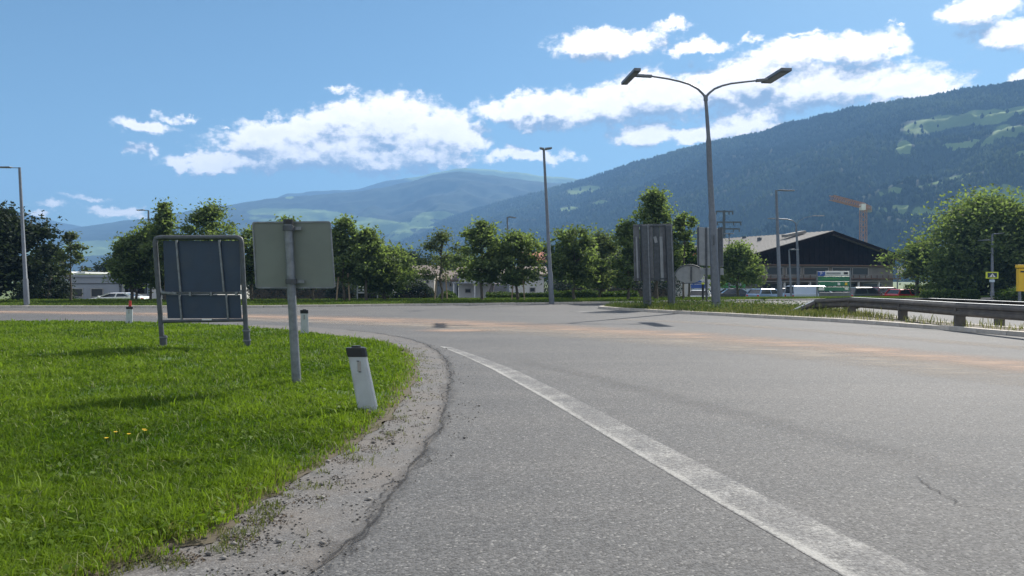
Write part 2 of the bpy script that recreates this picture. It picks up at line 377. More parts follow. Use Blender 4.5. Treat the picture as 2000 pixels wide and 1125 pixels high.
# ------------------------------------------------------------------ terrain
def interp(xs, ys, x): return np.interp(x, xs, ys)
def fbm(x, y, sc, octv=5, seed=0.0, ridged=False):
    out = np.zeros_like(x); 
    fl = x.ravel(); fy = y.ravel(); r = np.empty(fl.size)
    for i in range(fl.size):
        r[i] = mn.fractal(Vector((fl[i] * sc + seed, fy[i] * sc - seed, seed)), 1.0, 2.0, octv)
    r = r.reshape(x.shape)
    return -np.abs(r) * 2 + .5 if ridged else r
def mask_px(px, py, patches, jit):
    m = np.zeros_like(px)
    for cx, cy, rx, ry, ang in patches:
        ca, sa = math.cos(R(ang)), math.sin(R(ang)); dx = px - cx; dy = py - cy
        a = (dx * ca + dy * sa) / rx; b = (-dx * sa + dy * ca) / ry
        m = np.maximum(m, 1.5 - np.sqrt(a * a + b * b) + jit * .6)
    return np.clip(m, 0, 1)
def hill(name, ridge, depth, foot, nu, nt_, amp, sc, mat, patches, label, seed, pw=1.15, gen=None, cs=.0):
    px = np.linspace(ridge[0][0], ridge[-1][0], nu)
    ry = interp([r[0] for r in ridge], [r[1] for r in ridge], px)
    Yr = interp([d[0] for d in depth], [d[1] for d in depth], px); Yf = interp([d[0] for d in foot], [d[1] for d in foot], px)
    tt = np.concatenate([np.linspace(0, 1, nt_), np.linspace(1.05, 1.45, 8)])
    U, T = np.meshgrid((px - 1000) / F, tt); YR = np.tile(Yr, (len(tt), 1)); YF = np.tile(Yf, (len(tt), 1))
    Y = YF + T * (YR - YF); X = U * Y
    zr = np.tile(EYE + (HOR - ry) / F * Yr, (len(tt), 1))
    prof = np.where(T <= 1, np.clip(T, 0, 1) ** pw, 1 - (np.clip(T, 1, 2) - 1) * 1.3)
    nz = fbm(X, Y, sc, 6, seed, True); n2 = fbm(X, Y, sc * 5, 4, seed + 9)
    env = np.sin(np.clip(T, 0, 1) * math.pi) ** .8
    Z = -1.5 + (zr + 1.5) * prof + zr * amp * nz * env * .6 + n2 * zr * .012 * np.clip(T * 4, 0, 1)
    lim = (HOR - np.tile(ry, (len(tt), 1))) / F * Y + EYE      # keep the slope under its own skyline
    Z = np.where((T < 1) & (T > .0), np.minimum(Z, lim * (.90 + .1 * T) + 0 * Z), Z)
    PXg = 1000 + U * F; PYg = HOR - (Z - EYE) / Y * F
    jit = fbm(PXg, PYg * 2.5, .012, 4, seed + 3)
    md = mask_px(PXg, PYg, patches, jit)
    if gen: md = np.maximum(md, gen(PXg, PYg, T, fbm(PXg, PYg * 3.2, .011, 5, seed + 5)))
    nT, nU = Y.shape; idx = np.arange(nT * nU).reshape(nT, nU)
    q = np.stack([idx[:-1, :-1], idx[:-1, 1:], idx[1:, 1:], idx[1:, :-1]], -1).reshape(-1, 4)
    me = npmesh(name, np.stack([X, Y, Z], -1).reshape(-1, 3), q, mat, {'meadow': md.ravel()}, True)
    link(name, me, kind='structure', label=label, cat='mountain')
    return dict(X=X, Y=Y, Z=Z, md=md, T=T)

ridgeA = [(640,505),(700,490),(760,470),(820,446),(880,426),(950,405),(1000,391),(1070,373),(1130,356),(1180,341),(1240,321),(1310,301),(1380,284),(1450,268),(1520,251),
          (1600,231),(1660,216),(1720,206),(1800,193),(1880,180),(1940,170),(2000,162),(2200,130),(2700,90),(3200,120)]
patA = [(1870,237,90,15,-8),(1960,222,60,8,-10),(1765,288,12,10,0),(1880,283,75,6,-8),(1985,255,40,7,-10),(1135,373,36,7,-8),(1110,408,22,4,-5),(1170,396,20,4,-5),
        (1960,395,60,22,-15),(1830,415,60,6,-5),(1740,408,60,5,-3),(2000,300,18,8,0),(1995,385,20,12,0),(1750,372,50,5,-10),(1860,350,60,5,-14),(2150,200,120,30,-5),(1930,372,70,8,-12)]
A = hill('near_hillside', ridgeA, [(600,3000),(1000,2500),(1300,1900),(1700,1500),(2000,1350),(3200,1200)], [(600,1500),(1000,1100),(1500,700),(2000,550),(3200,450)],
         420, 110, .22, .0042, M['hill_near'], patA, 'long forested hillside with pale meadows rising to the right edge', 3.1, 1.25)
ridgeB = [(-400,470),(60,462),(120,452),(160,442),(230,433),(300,425),(370,412),(440,401),(520,389),(600,382),(700,373),(760,364),(800,354),(850,341),(885,336),(930,338),(990,347),(1060,355),(1130,360),(1250,380),(1400,420)]
patB = [(560,415,70,9,3),(640,420,70,7,6),(700,436,90,9,4),(600,432,90,7,3),(855,420,50,7,0),(830,440,60,6,0),(760,452,50,5,0),(565,386,12,4,0),(200,478,90,8,0),(260,470,50,5,0),(150,492,90,8,0),(800,465,60,6,0)]
hill('far_mountain', ridgeB, [(-400,3600),(1400,3300)], [(-400,1900),(1400,1900)], 380, 90, .20, .0024, M['hill_far'], patB,
     'blue forested mountain across the valley with a band of pale fields', 11.7, 1.2,
     gen=lambda px, py, T, n: np.clip((n - .05) * 3, 0, 1) * np.clip((T < .5) * 1.0, 0, 1) * (px > 420))
ridgeC = [(520,395),(560,379),(600,375),(700,370),(750,354),(800,347),(860,336),(910,327),(940,328),(985,335),(1040,341),(1100,347),(1150,352),(1250,372),(1400,420)]
hill('summit_ridge', ridgeC, [(500,4500),(1400,4300)], [(500,3400),(1400,3400)], 240, 40, .1, .002, M['hill_far'], [(930,335,400,30,2)],
     'pale green grassy summit ridge furthest back above the blue mountain', 21.3, 1.1)
ridgeD = [(-500,380),(-100,395),(0,407),(40,415),(90,428),(150,441),(200,452),(300,470)]
hill('left_mountain', ridgeD, [(-500,4300),(300,4300)], [(-500,3300),(300,3300)], 160, 40, .15, .002, M['hill_far'], [],
     'blue mountain shoulder sloping down at the far left of the valley', 31.3, 1.1)

# forest standing on the near hillside: cone shaped trees, one mass
def forest():
    X, Y, Z, md, T = (A[k] for k in ('X', 'Y', 'Z', 'md', 'T'))
    nT, nU = X.shape; n = 52000
    i = (rng.random(n) ** .75 * 109); j = rng.random(n) * (nU * .72 - 2)
    k = 2600; i[:k] = 107.5 + rng.random(k) * 1.4                                    # a close row along the skyline
    i0 = i.astype(int); j0 = j.astype(int); fi = i - i0; fj = j - j0
    def bl(G): return (G[i0, j0] * (1 - fi) + G[i0 + 1, j0] * fi) * (1 - fj) + (G[i0, j0 + 1] * (1 - fi) + G[i0 + 1, j0 + 1] * fi) * fj
    x, y, z, m_ = bl(X), bl(Y), bl(Z), bl(md)
    keep = (m_ < .3) | (rng.random(n) < .03); x, y, z = x[keep], y[keep], z[keep]; n = len(x)
    h = rng.uniform(4.5, 9.5, n) * (.7 + y / 4500); r = h * rng.uniform(.22, .42, n); ph = rng.uniform(0, 6.28, n)
    V = np.zeros((n, 9, 3)); 
    for a in range(4):
        an = ph + a * math.pi / 2
        V[:, a] = np.stack([x + r * .8 * np.cos(an), y + r * .8 * np.sin(an), z - 1], -1)
        V[:, 4 + a] = np.stack([x + r * np.cos(an + .4), y + r * np.sin(an + .4), z + h * .4], -1)
    V[:, 8] = np.stack([x, y, z + h], -1)
    f = []
    for a in range(4):
        b = (a + 1) % 4; f += [(a, b, 4 + b), (a, 4 + b, 4 + a), (4 + a, 4 + b, 8)]
    f = np.array(f); Fq = (np.arange(n)[:, None, None] * 9 + f[None]).reshape(-1, 3)
    big = np.array([mn.fractal(Vector((a * .006, b * .003, 2)), 1, 2, 4) for a, b in zip(x, y)]); tint = np.repeat(np.clip(rng.random(n) ** 1.6 * .7 + big * .9, 0, 1), 9)
    me = npmesh('hillside_forest', V.reshape(-1, 3), Fq, M['forest'], {'tint': tint})
    link('hillside_forest', me, kind='stuff', label='dense dark conifer forest covering the near hillside', cat='forest')
forest()

# far kerb line (px, py on the road plane)
KERB = [(-700,603),(-200,602),(0,601),(300,601.3),(500,601),(700,598.5),(850,596.5),(1000,595),(1180,592.5),(1430,588.5),(1600,586.5),(2000,584),(2700,582)]
KW = [at(a, b) for a, b in KERB]
kx = [p.x for p in KW]; ky = [p.y for p in KW]
def kerbY(x): return float(np.interp(x, kx, ky))
VW = 11.5                       # width of the grass verge behind the kerb
def vergeW(x): return float(np.interp(x, [-60, -20, 0, 14, 22, 60], [13, 13, 11, 7, 3.5, 3.5]))

# ground sheet
xs = np.unique(np.concatenate([np.linspace(-6000, -200, 12), np.linspace(-200, 200, 81), np.linspace(200, 6000, 12)]))
ys = np.unique(np.concatenate([np.linspace(-900, -40, 5), np.linspace(-40, 130, 86), np.linspace(130, 6500, 24)]))
GX, GY = np.meshgrid(xs, ys)
KYv = np.interp(GX, kx, ky) + np.interp(GX, [-60, -20, 0, 14, 22, 60], [13, 13, 11, 7, 3.5, 3.5])
GZ = -.06 - .74 * np.clip((GY - KYv - .5) / 5, 0, 1)
idx = np.arange(GX.size).reshape(GX.shape)
q = np.stack([idx[:-1, :-1], idx[:-1, 1:], idx[1:, 1:], idx[1:, :-1]], -1).reshape(-1, 4)
link('ground', npmesh('ground', np.stack([GX, GY, GZ], -1).reshape(-1, 3), q, M['ground'], None, True), kind='structure', label='flat valley floor of mown green fields reaching to the mountains', cat='ground')
GLOW = -0.8
# road sheet
def sheet(name, poly, z, mat, label, cat='road', kind='structure'):
    mb = MB(); mb.add([(p[0], p[1], z) for p in poly], [tuple(range(len(poly)))]); return mb.build(name, mat, label=label, cat=cat, kind=kind)
xr = np.linspace(-70, 90, 81)
poly = [(-70, -25), (90, -25)] + [(x, kerbY(x) + .1) for x in reversed(xr)]
road = sheet('road', poly, 0, M['asphalt'], 'grey worn asphalt carriageway curving past the grass verge')
# car park beyond the verge
mb = MB(); mb.bbox((-60, 64, GLOW - .1), (75, 92, GLOW + .02)); mb.build('car_park', M['asphalt'], kind='structure', label='asphalt car park behind the grass verge and trees', cat='car park')

# kerbs made of single stones
def kerb_line(name, pts, label, w=.28, h=.12, L=1.0, z=0, maxn=280):
    root = empty(name, pts[0], 0, label, 'kerb'); root['kind'] = 'structure'; root.location = (0, 0, 0)
    me = MB().bbox((-L / 2 + .006, -w / 2, -.05), (L / 2 - .006, w / 2, h)).mesh('kerb_stone', M['kerb'])
    segs = [(pts[i + 1] - pts[i]).length for i in range(len(pts) - 1)]; tot = sum(segs); n = min(maxn, int(tot / L))
    cum = np.concatenate([[0], np.cumsum(segs)])
    X = np.interp(np.linspace(0, tot, n + 1), cum, [p.x for p in pts]); Y = np.interp(np.linspace(0, tot, n + 1), cum, [p.y for p in pts])
    for i in range(n):
        o = bpy.data.objects.new('kerb_stone', me); COL.objects.link(o); o.parent = root
        o.location = ((X[i] + X[i + 1]) / 2, (Y[i] + Y[i + 1]) / 2, z + rnd.uniform(-.006, .004))
        o.rotation_euler = (0, 0, math.atan2(Y[i + 1] - Y[i], X[i + 1] - X[i]) + rnd.uniform(-.006, .006))
        o.scale = (math.hypot(X[i + 1] - X[i], Y[i + 1] - Y[i]) / L, 1, 1)
    return root
kp = [Vector((x, kerbY(x) + .14, 0)) for x in np.linspace(-46, 62, 110)]
kerb_line('kerb', kp, 'long pale stone kerb along the far side of the road')
# verge surface
mb = MB(); vs = []; cols = 10; xr = np.linspace(-60, 70, 131)
for x in xr:
    for c in range(cols):
        f = c / (cols - 1); y = kerbY(x) + .27 + f * vergeW(x)
        vs.append((x, y, .085 + .05 * math.sin(f * 3.1) + .02 * mn.noise(Vector((x * .5, y * .5, 0))) - (.5 if c == cols - 1 else 0)))
mb.add(vs, [(i * cols + c, (i + 1) * cols + c, (i + 1) * cols + c + 1, i * cols + c + 1) for i in range(130) for c in range(cols - 1)], True)
mb.build('verge_ground', M['lawn'], kind='structure', label='grassy verge strip behind the far kerb', cat='verge')

# ------------------------------------------------------------------ grass blades
def blades(name, pts, hgt, wid, mat, tint, label, cat='grass', lean=.55, kind='stuff', parent=None):
    n = len(pts); ph = rng.uniform(0, 2 * math.pi, n); d = np.stack([np.cos(ph), np.sin(ph), 0 * ph], -1)
    lp = rng.uniform(0, 2 * math.pi, n); ln = rng.uniform(.1, 1, n) * lean; b = np.stack([np.cos(lp), np.sin(lp), 0 * lp], -1)
    up = np.array([0, 0, 1.]); w = (wid * rng.uniform(.7, 1.3, n))[:, None]; h = hgt[:, None]; l = (ln * hgt)[:, None]
    V = np.zeros((n, 5, 3)); V[:, 0] = pts - d * w / 2; V[:, 1] = pts + d * w / 2
    mid = pts + b * l * .35 + up * h * .6; V[:, 2] = mid + d * w * .42; V[:, 3] = mid - d * w * .42
    V[:, 4] = pts + b * l * 1.15 + up * h * (1 - .25 * ln[:, None])
    f = np.array([(0, 1, 2), (0, 2, 3), (3, 2, 4)]); Fq = (np.arange(n)[:, None, None] * 5 + f[None]).reshape(-1, 3)
    me = npmesh(name, V.reshape(-1, 3), Fq, mat, {'tint': np.repeat(tint, 5)})
    return link(name, me, parent, kind=kind, label=label, cat=cat)
def inpoly(x, y, poly):
    c = np.zeros(len(x), bool); n = len(poly)
    for i in range(n):
        x1, y1 = poly[i]; x2, y2 = poly[(i + 1) % n]
        if y1 == y2: continue
        k = ((y1 > y) != (y2 > y)) & (x < (x2 - x1) * (y - y1) / (y2 - y1) + x1); c ^= k
    return c
def distpoly(x, y, line):
    d = np.full(len(x), 1e9)
    for (x1, y1), (x2, y2) in zip(line[:-1], line[1:]):
        L = (x2 - x1) ** 2 + (y2 - y1) ** 2 + 1e-9; t = np.clip(((x - x1) * (x2 - x1) + (y - y1) * (y2 - y1)) / L, 0, 1)
        d = np.minimum(d, np.hypot(x - x1 - t * (x2 - x1), y - y1 - t * (y2 - y1)))
    return d
def nz2(x, y, s, seed=0.): return np.array([mn.noise(Vector((a * s + seed, b * s, seed))) for a, b in zip(x, y)])

EDGE = [(60,1240),(230,1125),(330,1085),(440,1050),(490,1000),(560,958),(640,905),(715,860),(765,820),(800,770),(818,725),(815,700),(795,682),(760,672),(700,662),(640,655),(560,646),(480,640),(380,634),(250,630),(100,629),(0,628.5),(-300,628)]
ew = [(at(a, b).x, at(a, b).y) for a, b in EDGE]
ragged = []
for (x1, y1), (x2, y2) in zip(ew[:-1], ew[1:]):
    m_ = max(1, int(math.hypot(x2 - x1, y2 - y1) / .07)) if y1 < 24 else 4
    for i in range(m_):
        x = x1 + (x2 - x1) * i / m_; y = y1 + (y2 - y1) * i / m_; p_ = Vector((x * 2.2, y * 2.2, 1.)); q_ = Vector((x * 9, y * 9, 4.))
        ragged.append((x + .13 * mn.noise(p_) + .05 * mn.noise(q_) - .03, y + .2 * mn.noise(p_ + Vector((9, 9, 9))) + .06 * mn.noise(q_ + Vector((9, 9, 9)))))
ragged.append(ew[-1])
lawnp = ragged + [(-40, 28.5), (-40, 1), (-4, 1)]
# lawn surface (grid cut to the polygon, gently uneven, raised a little)
def lawn_z(x, y): return .03 + .03 * mn.noise(Vector((x * .35, y * .35, 2))) + .012 * mn.noise(Vector((x * 1.7, y * 1.7, 5)))
mb = MB(); n0 = len(lawnp)
import bmesh
bm = bmesh.new(); f0 = bm.faces.new([bm.verts.new((p[0], p[1], 0)) for p in lawnp])
bmesh.ops.triangulate(bm, faces=[f0])
for ax, rg in ((0, np.arange(-39.5, 0, .5)), (1, np.arange(1.2, 28.5, .5))):
    for c in rg:
        no = (1, 0, 0) if ax == 0 else (0, 1, 0); cc_ = (c, 0, 0) if ax == 0 else (0, c, 0)
        bmesh.ops.bisect_plane(bm, geom=bm.verts[:] + bm.edges[:] + bm.faces[:], plane_co=cc_, plane_no=no)
co = np.array([v.co[:] for v in bm.verts]); dd = distpoly(co[:, 0], co[:, 1], ew)
for v, d in zip(bm.verts, dd): v.co.z = lawn_z(v.co.x, v.co.y) * min(1, d / .6 + .05) + .006
me = bpy.data.meshes.new('lawn_ground'); bm.to_mesh(me); bm.free(); me.materials.append(M['lawn'])
a_ = me.attributes.new('edge', 'FLOAT', 'POINT'); a_.data.foreach_set('value', np.clip(1 - dd / .55, 0, 1).astype(np.float32))
me.polygons.foreach_set('use_smooth', [True] * len(me.polygons))
link('lawn_ground', me, kind='structure', label='uneven grassy bank at the near left with a bare crumbling edge', cat='lawn')

def lawn_blades():
    n = 420000
    # sample uniformly over the picture rows so that density falls with distance
    u = rng.uniform(-.75, .0, n); q = rng.uniform(0, 1, n)
    Y = 3.4 / (1 - q * (1 - 3.4 / 29.5)) ** 1.0
    Y = np.where(rng.random(n) < .5, 3.4 + (29.5 - 3.4) * rng.random(n) ** 1.7, Y); X = u * Y
    # ragged outline: shift test points by noise
    jx = nz2(X, Y, 2.6, 1) * .22 + nz2(X, Y, 9, 1) * .12; jy = nz2(X, Y, 2.6, 7) * .3 + nz2(X, Y, 9, 5) * .15
    k = inpoly(X + jx, Y + jy, lawnp); X, Y = X[k], Y[k]
    d = distpoly(X, Y, ew); cl = nz2(X, Y, 1.3, 3); c2 = nz2(X, Y, 5.0, 4)
    p = np.clip(.12 + d / .45, 0, 1) * np.clip(.85 + 1.1 * cl + .6 * c2, .18, 1)
    k = rng.random(len(X)) < p; X, Y, d, cl, c2 = X[k], Y[k], d[k], cl[k], c2[k]
    h = (.055 + .05 * rng.random(len(X)) + .05 * np.clip(cl + c2 * .7, 0, 1)) * np.clip(.5 + d / .7, .5, 1); h *= np.where(rng.random(len(X)) < .02, 1.9, 1)
    w = .003 + .0011 * Y
    Z = np.array([lawn_z(a, b) for a, b in zip(X, Y)]) - .005
    c3 = nz2(X, Y, .35, 8); tint = np.clip(.45 + .5 * c3 + .45 * cl + .4 * c2 + rng.normal(0, .22, len(X)), 0, 1)
    tint = np.clip(tint + np.clip(.35 - d, 0, .35) * .8, 0, 1)
    dry = (d < .30) & (rng.random(len(X)) < .38); tint = np.clip(tint, 0, 1)
    blades('lawn_fringe', np.stack([X, Y, Z], -1)[dry], h[dry] * .7, w[dry], M['weed'], tint[dry], 'yellowed thin grass along the crumbling bank edge', lean=1.2)
    X, Y, Z, h, w, tint = X[~dry], Y[~dry], Z[~dry], h[~dry], w[~dry], tint[~dry]
    blades('lawn_grass', np.stack([X, Y, Z], -1), h, w, M['blade'], tint, 'thick bright green grass on the near left bank', lean=.95)
    # pale straw stalks lying in the grass
    m = 5200; Ys = 3.6 + 20 * rng.random(m) ** 1.5; Xs = -rng.random(m) * .75 * Ys; k = inpoly(Xs, Ys, lawnp) & (nz2(Xs, Ys, .8, 21) > -.05); Xs, Ys = Xs[k], Ys[k]
    Zs = np.array([lawn_z(a, b) for a, b in zip(Xs, Ys)]) + .03
    blades('straw', np.stack([Xs, Ys, Zs], -1), rng.uniform(.05, .11, len(Xs)), .0025 + .0008 * Ys, M['straw'], rng.random(len(Xs)), 'pale dry straw stalks lying in the bank grass', 'straw', lean=1.6)
    # broad leaved weeds
    n = 9000; Y = 3.6 + 18 * rng.random(n) ** 1.4; X = -rng.random(n) * .75 * Y; k = inpoly(X, Y, lawnp); X, Y = X[k], Y[k]
    cl = nz2(X, Y, .9, 13); k = cl > -.02; X, Y = X[k], Y[k]
    Z = np.array([lawn_z(a, b) for a, b in zip(X, Y)]) + rng.uniform(.04, .09, len(X))
    leaf_cloud('clover', np.stack([X, Y, Z], -1), rng.uniform(.018, .035, len(X)), M['blade'], rng.random(len(X)) * .6, None, 'stuff', 'broad leaved clover and weeds in the bank grass', 'weeds', .8)

def leaf_cloud(name, C, size, mat, tint, parent=None, kind=None, label=None, cat=None, flat=.3):
    n = len(C); a = rng.normal(size=(n, 3)); a /= np.linalg.norm(a, axis=1)[:, None]
    nrm = rng.normal(size=(n, 3)); nrm[:, 2] = nrm[:, 2] * (1 - flat) + flat * 2.2 * np.sign(nrm[:, 2] + .6); nrm /= np.linalg.norm(nrm, axis=1)[:, None]
    x = np.cross(nrm, a); x /= np.linalg.norm(x, axis=1)[:, None] + 1e-9; y = np.cross(nrm, x); s = size[:, None]
    V = np.zeros((n, 4, 3)); V[:, 0] = C - x * s; V[:, 1] = C + y * s * .55; V[:, 2] = C + x * s; V[:, 3] = C - y * s * .55
    me = npmesh(name, V.reshape(-1, 3), np.arange(n * 4).reshape(n, 4), mat, {'tint': np.repeat(tint, 4)})
    return link(name, me, parent, kind=kind, label=label, cat=cat)
lawn_blades()

def edge_litter():
    # crumbs of soil, grit and torn tufts scattered over the shoulder beside the bank
    n = 26000; u = rng.uniform(0, len(ew) - 1.001, n); i = u.astype(int); f = u - i; E = np.array(ew)
    X = E[i, 0] * (1 - f) + E[i + 1, 0] * f + rng.normal(.06, .22, n); Y = E[i, 1] * (1 - f) + E[i + 1, 1] * f + rng.normal(0, .22, n)
    k = (Y > 3) & (Y < 13) & ~inpoly(X, Y, lawnp) & (nz2(X, Y, 3.5, 3) > .16); X, Y = X[k], Y[k]
    leaf_cloud('soil_crumbs', np.stack([X, Y, np.full(len(X), .008)], -1), rng.uniform(.004, .013, len(X)), M['crumb'], rng.random(len(X)), None, 'stuff', 'dark soil crumbs and grit scattered on the gutter beside the bank', 'grit', .8)
    n = 9000; u = rng.uniform(0, 12, n); i = u.astype(int); f = u - i
    X = E[i, 0] * (1 - f) + E[i + 1, 0] * f + rng.normal(.0, .2, n); Y = E[i, 1] * (1 - f) + E[i + 1, 1] * f + rng.normal(0, .25, n)
    k = (Y > 3) & (nz2(X, Y, 4.5, 6) > .12); X, Y = X[k], Y[k]
    blades('edge_tufts', np.stack([X, Y, np.full(len(X), .004)], -1), .02 + .03 * rng.random(len(X)), np.full(len(X), .006), M['weed'], rng.random(len(X)) * .7, 'low straggly tufts creeping over the gutter edge', lean=1.2)
    # loose stones on the gutter
    n = 2600; u = rng.uniform(0, 14, n); i = u.astype(int); f = u - i; t_ = rng.random(n) ** 1.3 * 1.1
    X = E[i, 0] * (1 - f) + E[i + 1, 0] * f + t_ * .9; Y = E[i, 1] * (1 - f) + E[i + 1, 1] * f - t_ * .15 + rng.normal(0, .15, n)
    k = (Y > 3) & ~inpoly(X, Y, lawnp) & (nz2(X, Y, 2.2, 31) > -.1); X, Y = X[k], Y[k]; n = len(X); s_ = rng.uniform(.003, .011, n) * (1 + (rng.random(n) < .04) * 1.2)
    O = np.array([(1, 0, 0), (-1, 0, 0), (0, 1, 0), (0, -1, 0), (0, 0, 1), (0, 0, -1)]) * np.array([1.2, .9, .6])
    V = np.stack([X, Y, .006 + s_ * .3], -1)[:, None, :] + (O[None] * rng.uniform(.7, 1.3, (n, 6, 1))) * s_[:, None, None]
    T3 = np.array([(0, 2, 4), (2, 1, 4), (1, 3, 4), (3, 0, 4), (2, 0, 5), (1, 2, 5), (3, 1, 5), (0, 3, 5)])
    link('loose_stones', npmesh('loose_stones', V.reshape(-1, 3), (np.arange(n)[:, None, None] * 6 + T3[None]).reshape(-1, 3), M['pebble'], {'tint': np.repeat(rng.random(n), 6)}), kind='stuff', label='small loose stones lying on the gutter', cat='stones')
M['pebble'] = leafmat('pebbles', (.07, .065, .06), (.36, .34, .31), 0, 1, 0)
M['crumb'] = leafmat('soil crumbs', (.03, .024, .018), (.16, .13, .10), 0, 1, 0)
edge_litter()
# verge grass
def verge_blades():
    n = 90000; X = rng.uniform(-48, 60, n); f = rng.random(n) ** 1.3
    Y = np.array([kerbY(x) for x in X]) + .35 + f * np.array([vergeW(x) - .6 for x in X])
    k = np.abs(X / Y) < .72; X, Y, f = X[k], Y[k], f[k]; cl = nz2(X, Y, .5, 3)
    Z = .085 + .05 * np.sin(f * 3.1)
    blades('verge_grass', np.stack([X, Y, Z], -1), .07 + .08 * rng.random(len(X)), np.full(len(X), .07), M['blade_far'], np.clip(.5 + .6 * cl + rng.normal(0, .2, len(X)), 0, 1), 'mown green grass on the verge behind the far kerb')
verge_blades()

# ------------------------------------------------------------------ shoulder, seam, paint, dust
SEAM = [(420,1240),(600,1125),(660,1085),(720,1022),(780,945),(822,895),(852,845),(872,790),(880,745),(876,712),(860,690),(830,672),(790,660),(730,650),(660,643),(590,638),(500,634)]
sw = [at(a, b) for a, b in SEAM]
sp_ = [(p.x, p.y) for p in sw] + [(x - .35, y - .35) for x, y in reversed(ew[:18])]
sheet('shoulder', sp_, .004, M['shoulder'], 'dusty pale gutter strip between grass and asphalt', 'shoulder')

def ribbon(name, pts, ws, mat, z, attr, label, cat, kind, prof=(0, 1, 1, 0), jit=0., step=.25, seed=3.):
    """strip along pts with a value per lane written to attr"""
    ps = []; 
    for i in range(len(pts) - 1):
        m = max(2, int((pts[i + 1] - pts[i]).length / step))
        for k in range(m): ps.append((pts[i].lerp(pts[i + 1], k / m), ws[i] + (ws[i + 1] - ws[i]) * k / m))
    ps.append((pts[-1], ws[-1])); n = len(ps); L = len(prof); V = []; A_ = []
    for i, (p, w) in enumerate(ps):
        d = (ps[min(i + 3, n - 1)][0] - ps[max(i - 3, 0)][0]).normalized(); s = Vector((-d.y, d.x, 0)); e = min(1, i / 4, (n - 1 - i) / 4)
        o = (mn.noise(Vector((i * step * 1.4, seed, 0))) + .5 * mn.noise(Vector((i * step * 7, seed, 0)))) * jit
        for j in range(L):
            q_ = p + s * (w * (j / (L - 1) - .5) + o); V.append((q_.x, q_.y, z)); A_.append(prof[j] * e)
    Fq = [(i * L + j, i * L + j + 1, (i + 1) * L + j + 1, (i + 1) * L + j) for i in range(n - 1) for j in range(L - 1)]
    return link(name, npmesh(name, V, Fq, mat, {attr: A_}), kind=kind, label=label, cat=cat)
sq = [a.lerp(b, t_) for a, b in zip(sw[1:14], sw[2:15]) for t_ in (0, .25, .5, .75)]
for q_, (sd_, w_, jt, lb) in enumerate(((3., .035, .10, 'thin dark crack where shoulder meets asphalt'), (8.3, .022, .16, 'finer broken crack running beside the main seam crack'), (5.1, .20, .08, 'faint broad dark stain along the shoulder seam'))):
    ws_ = [max(.004, w_ * (1 + 1.6 * mn.noise(Vector((i * .9, sd_, 1))))) for i in range(len(sq))]
    ribbon('tar_seam', sq, ws_, M['tar'] if w_ < .1 else M['tar_soft'], .009 + q_ * .0012, 'fade', lb, 'seam', 'structure', (0, .8, 1, .7, 0), jt, .06, sd_)
# white edge line: crisp near edge and worn body
Lp = [(858,676),(905,695),(960,721),(1060,777),(1200,862),(1400,982),(1640,1122),(1800,1215)]; Rp = [(884,679),(940,698),(1010,724),(1130,781),(1300,870),(1500,972),(1800,1115),(2010,1215)]
lw = [at(a, b) for a, b in Lp]; rw = [at(a, b) for a, b in Rp]
V = []; A_ = []; prof = [(0, .05), (.05, .62), (.12, .66), (.22, .42), (.55, .34), (.85, .42), (.96, .40), (1, .1)]; st = []
for i in range(len(lw) - 1):
    for k in range(12): st.append((lw[i].lerp(lw[i + 1], k / 12), rw[i].lerp(rw[i + 1], k / 12)))
for a, b in st:
    for t_, v_ in prof: q_ = a.lerp(b, t_); V.append((q_.x, q_.y, .0025)); A_.append(v_)
L = len(prof); Fq = [(i * L + j, i * L + j + 1, (i + 1) * L + j + 1, (i + 1) * L + j) for i in range(len(st) - 1) for j in range(L - 1)]
link('edge_line', npmesh('edge_line', V, Fq, M['paint'], {'paint': A_}), kind='structure', label='worn white edge line running up the near lane', cat='road marking')
def line_px(l): return [at(a, b) for a, b in l]
ribbon('dust_band', line_px([(-200,608),(0,609),(300,613),(600,621),(830,629),(1050,640),(1300,654),(1600,677),(1850,700),(2000,716),(2300,750)]), [3.6,3.6,3.6,4.6,5.2,4.8,4.2,3.4,3.0,2.8,2.5], M['dust_orange'], .005, 'fade', 'orange dust trail across the junction', 'dust', 'structure', (0, .35, .8, 1, .8, .35, 0), .3)
ribbon('pale_dust_band', line_px([(300,618),(600,628),(830,636),(1050,647),(1300,664),(1600,692),(1850,722),(2000,742),(2300,780)]), [1.6,2.0,3.2,3.6,3.6,3.2,2.8,2.4,2.2], M['dust_pale'], .0065, 'fade', 'pale dust beside the orange trail', 'dust', 'structure', (0, .6, 1, .6, 0), .4)
ribbon('dust_patch', line_px([(800,645),(880,646),(985,645)]), [1.3,1.6,1.1], M['dust_orange'], .008, 'fade', 'small orange dust patch near the road centre', 'dust', 'structure', (0, 1, 1, 0), .1)
ribbon('pale_track', line_px([(1180,622),(1400,632),(1700,655),(2000,680),(2300,705)]), [1.2,1.4,1.4,1.3,1.2], M['dust_pale'], .0035, 'fade', 'faint pale wheel track in front of the traffic island', 'dust', 'structure', (0, .7, .7, 0), .2)
ribbon('tyre_track', line_px([(1000,700),(1250,760),(1600,850),(2100,990)]), [.5,.6,.7,.8], M['tyre_mark'], .0045, 'fade', 'darker wheel track along the lane right of the line', 'tyre track', 'structure', (0, .8, .8, 0), .15)
ribbon('hairline_crack', line_px([(1790,925),(1815,950),(1850,968),(1862,985),(1920,992),(2010,1012)]), [.02,.03,.015,.03,.02,.02], M['tar'], .0085, 'fade', 'fine branching crack in the near lane at the right', 'crack', 'structure', (0, .9, .9, 0), .12, .05, 6.)
ribbon('give_way_line', line_px([(1112,608),(1150,610),(1200,612.5)]), [.25, .25, .25], M['paint'], .007, 'paint', 'short white line at the tip of the traffic island', 'road marking', 'structure', (1, 1, 1))
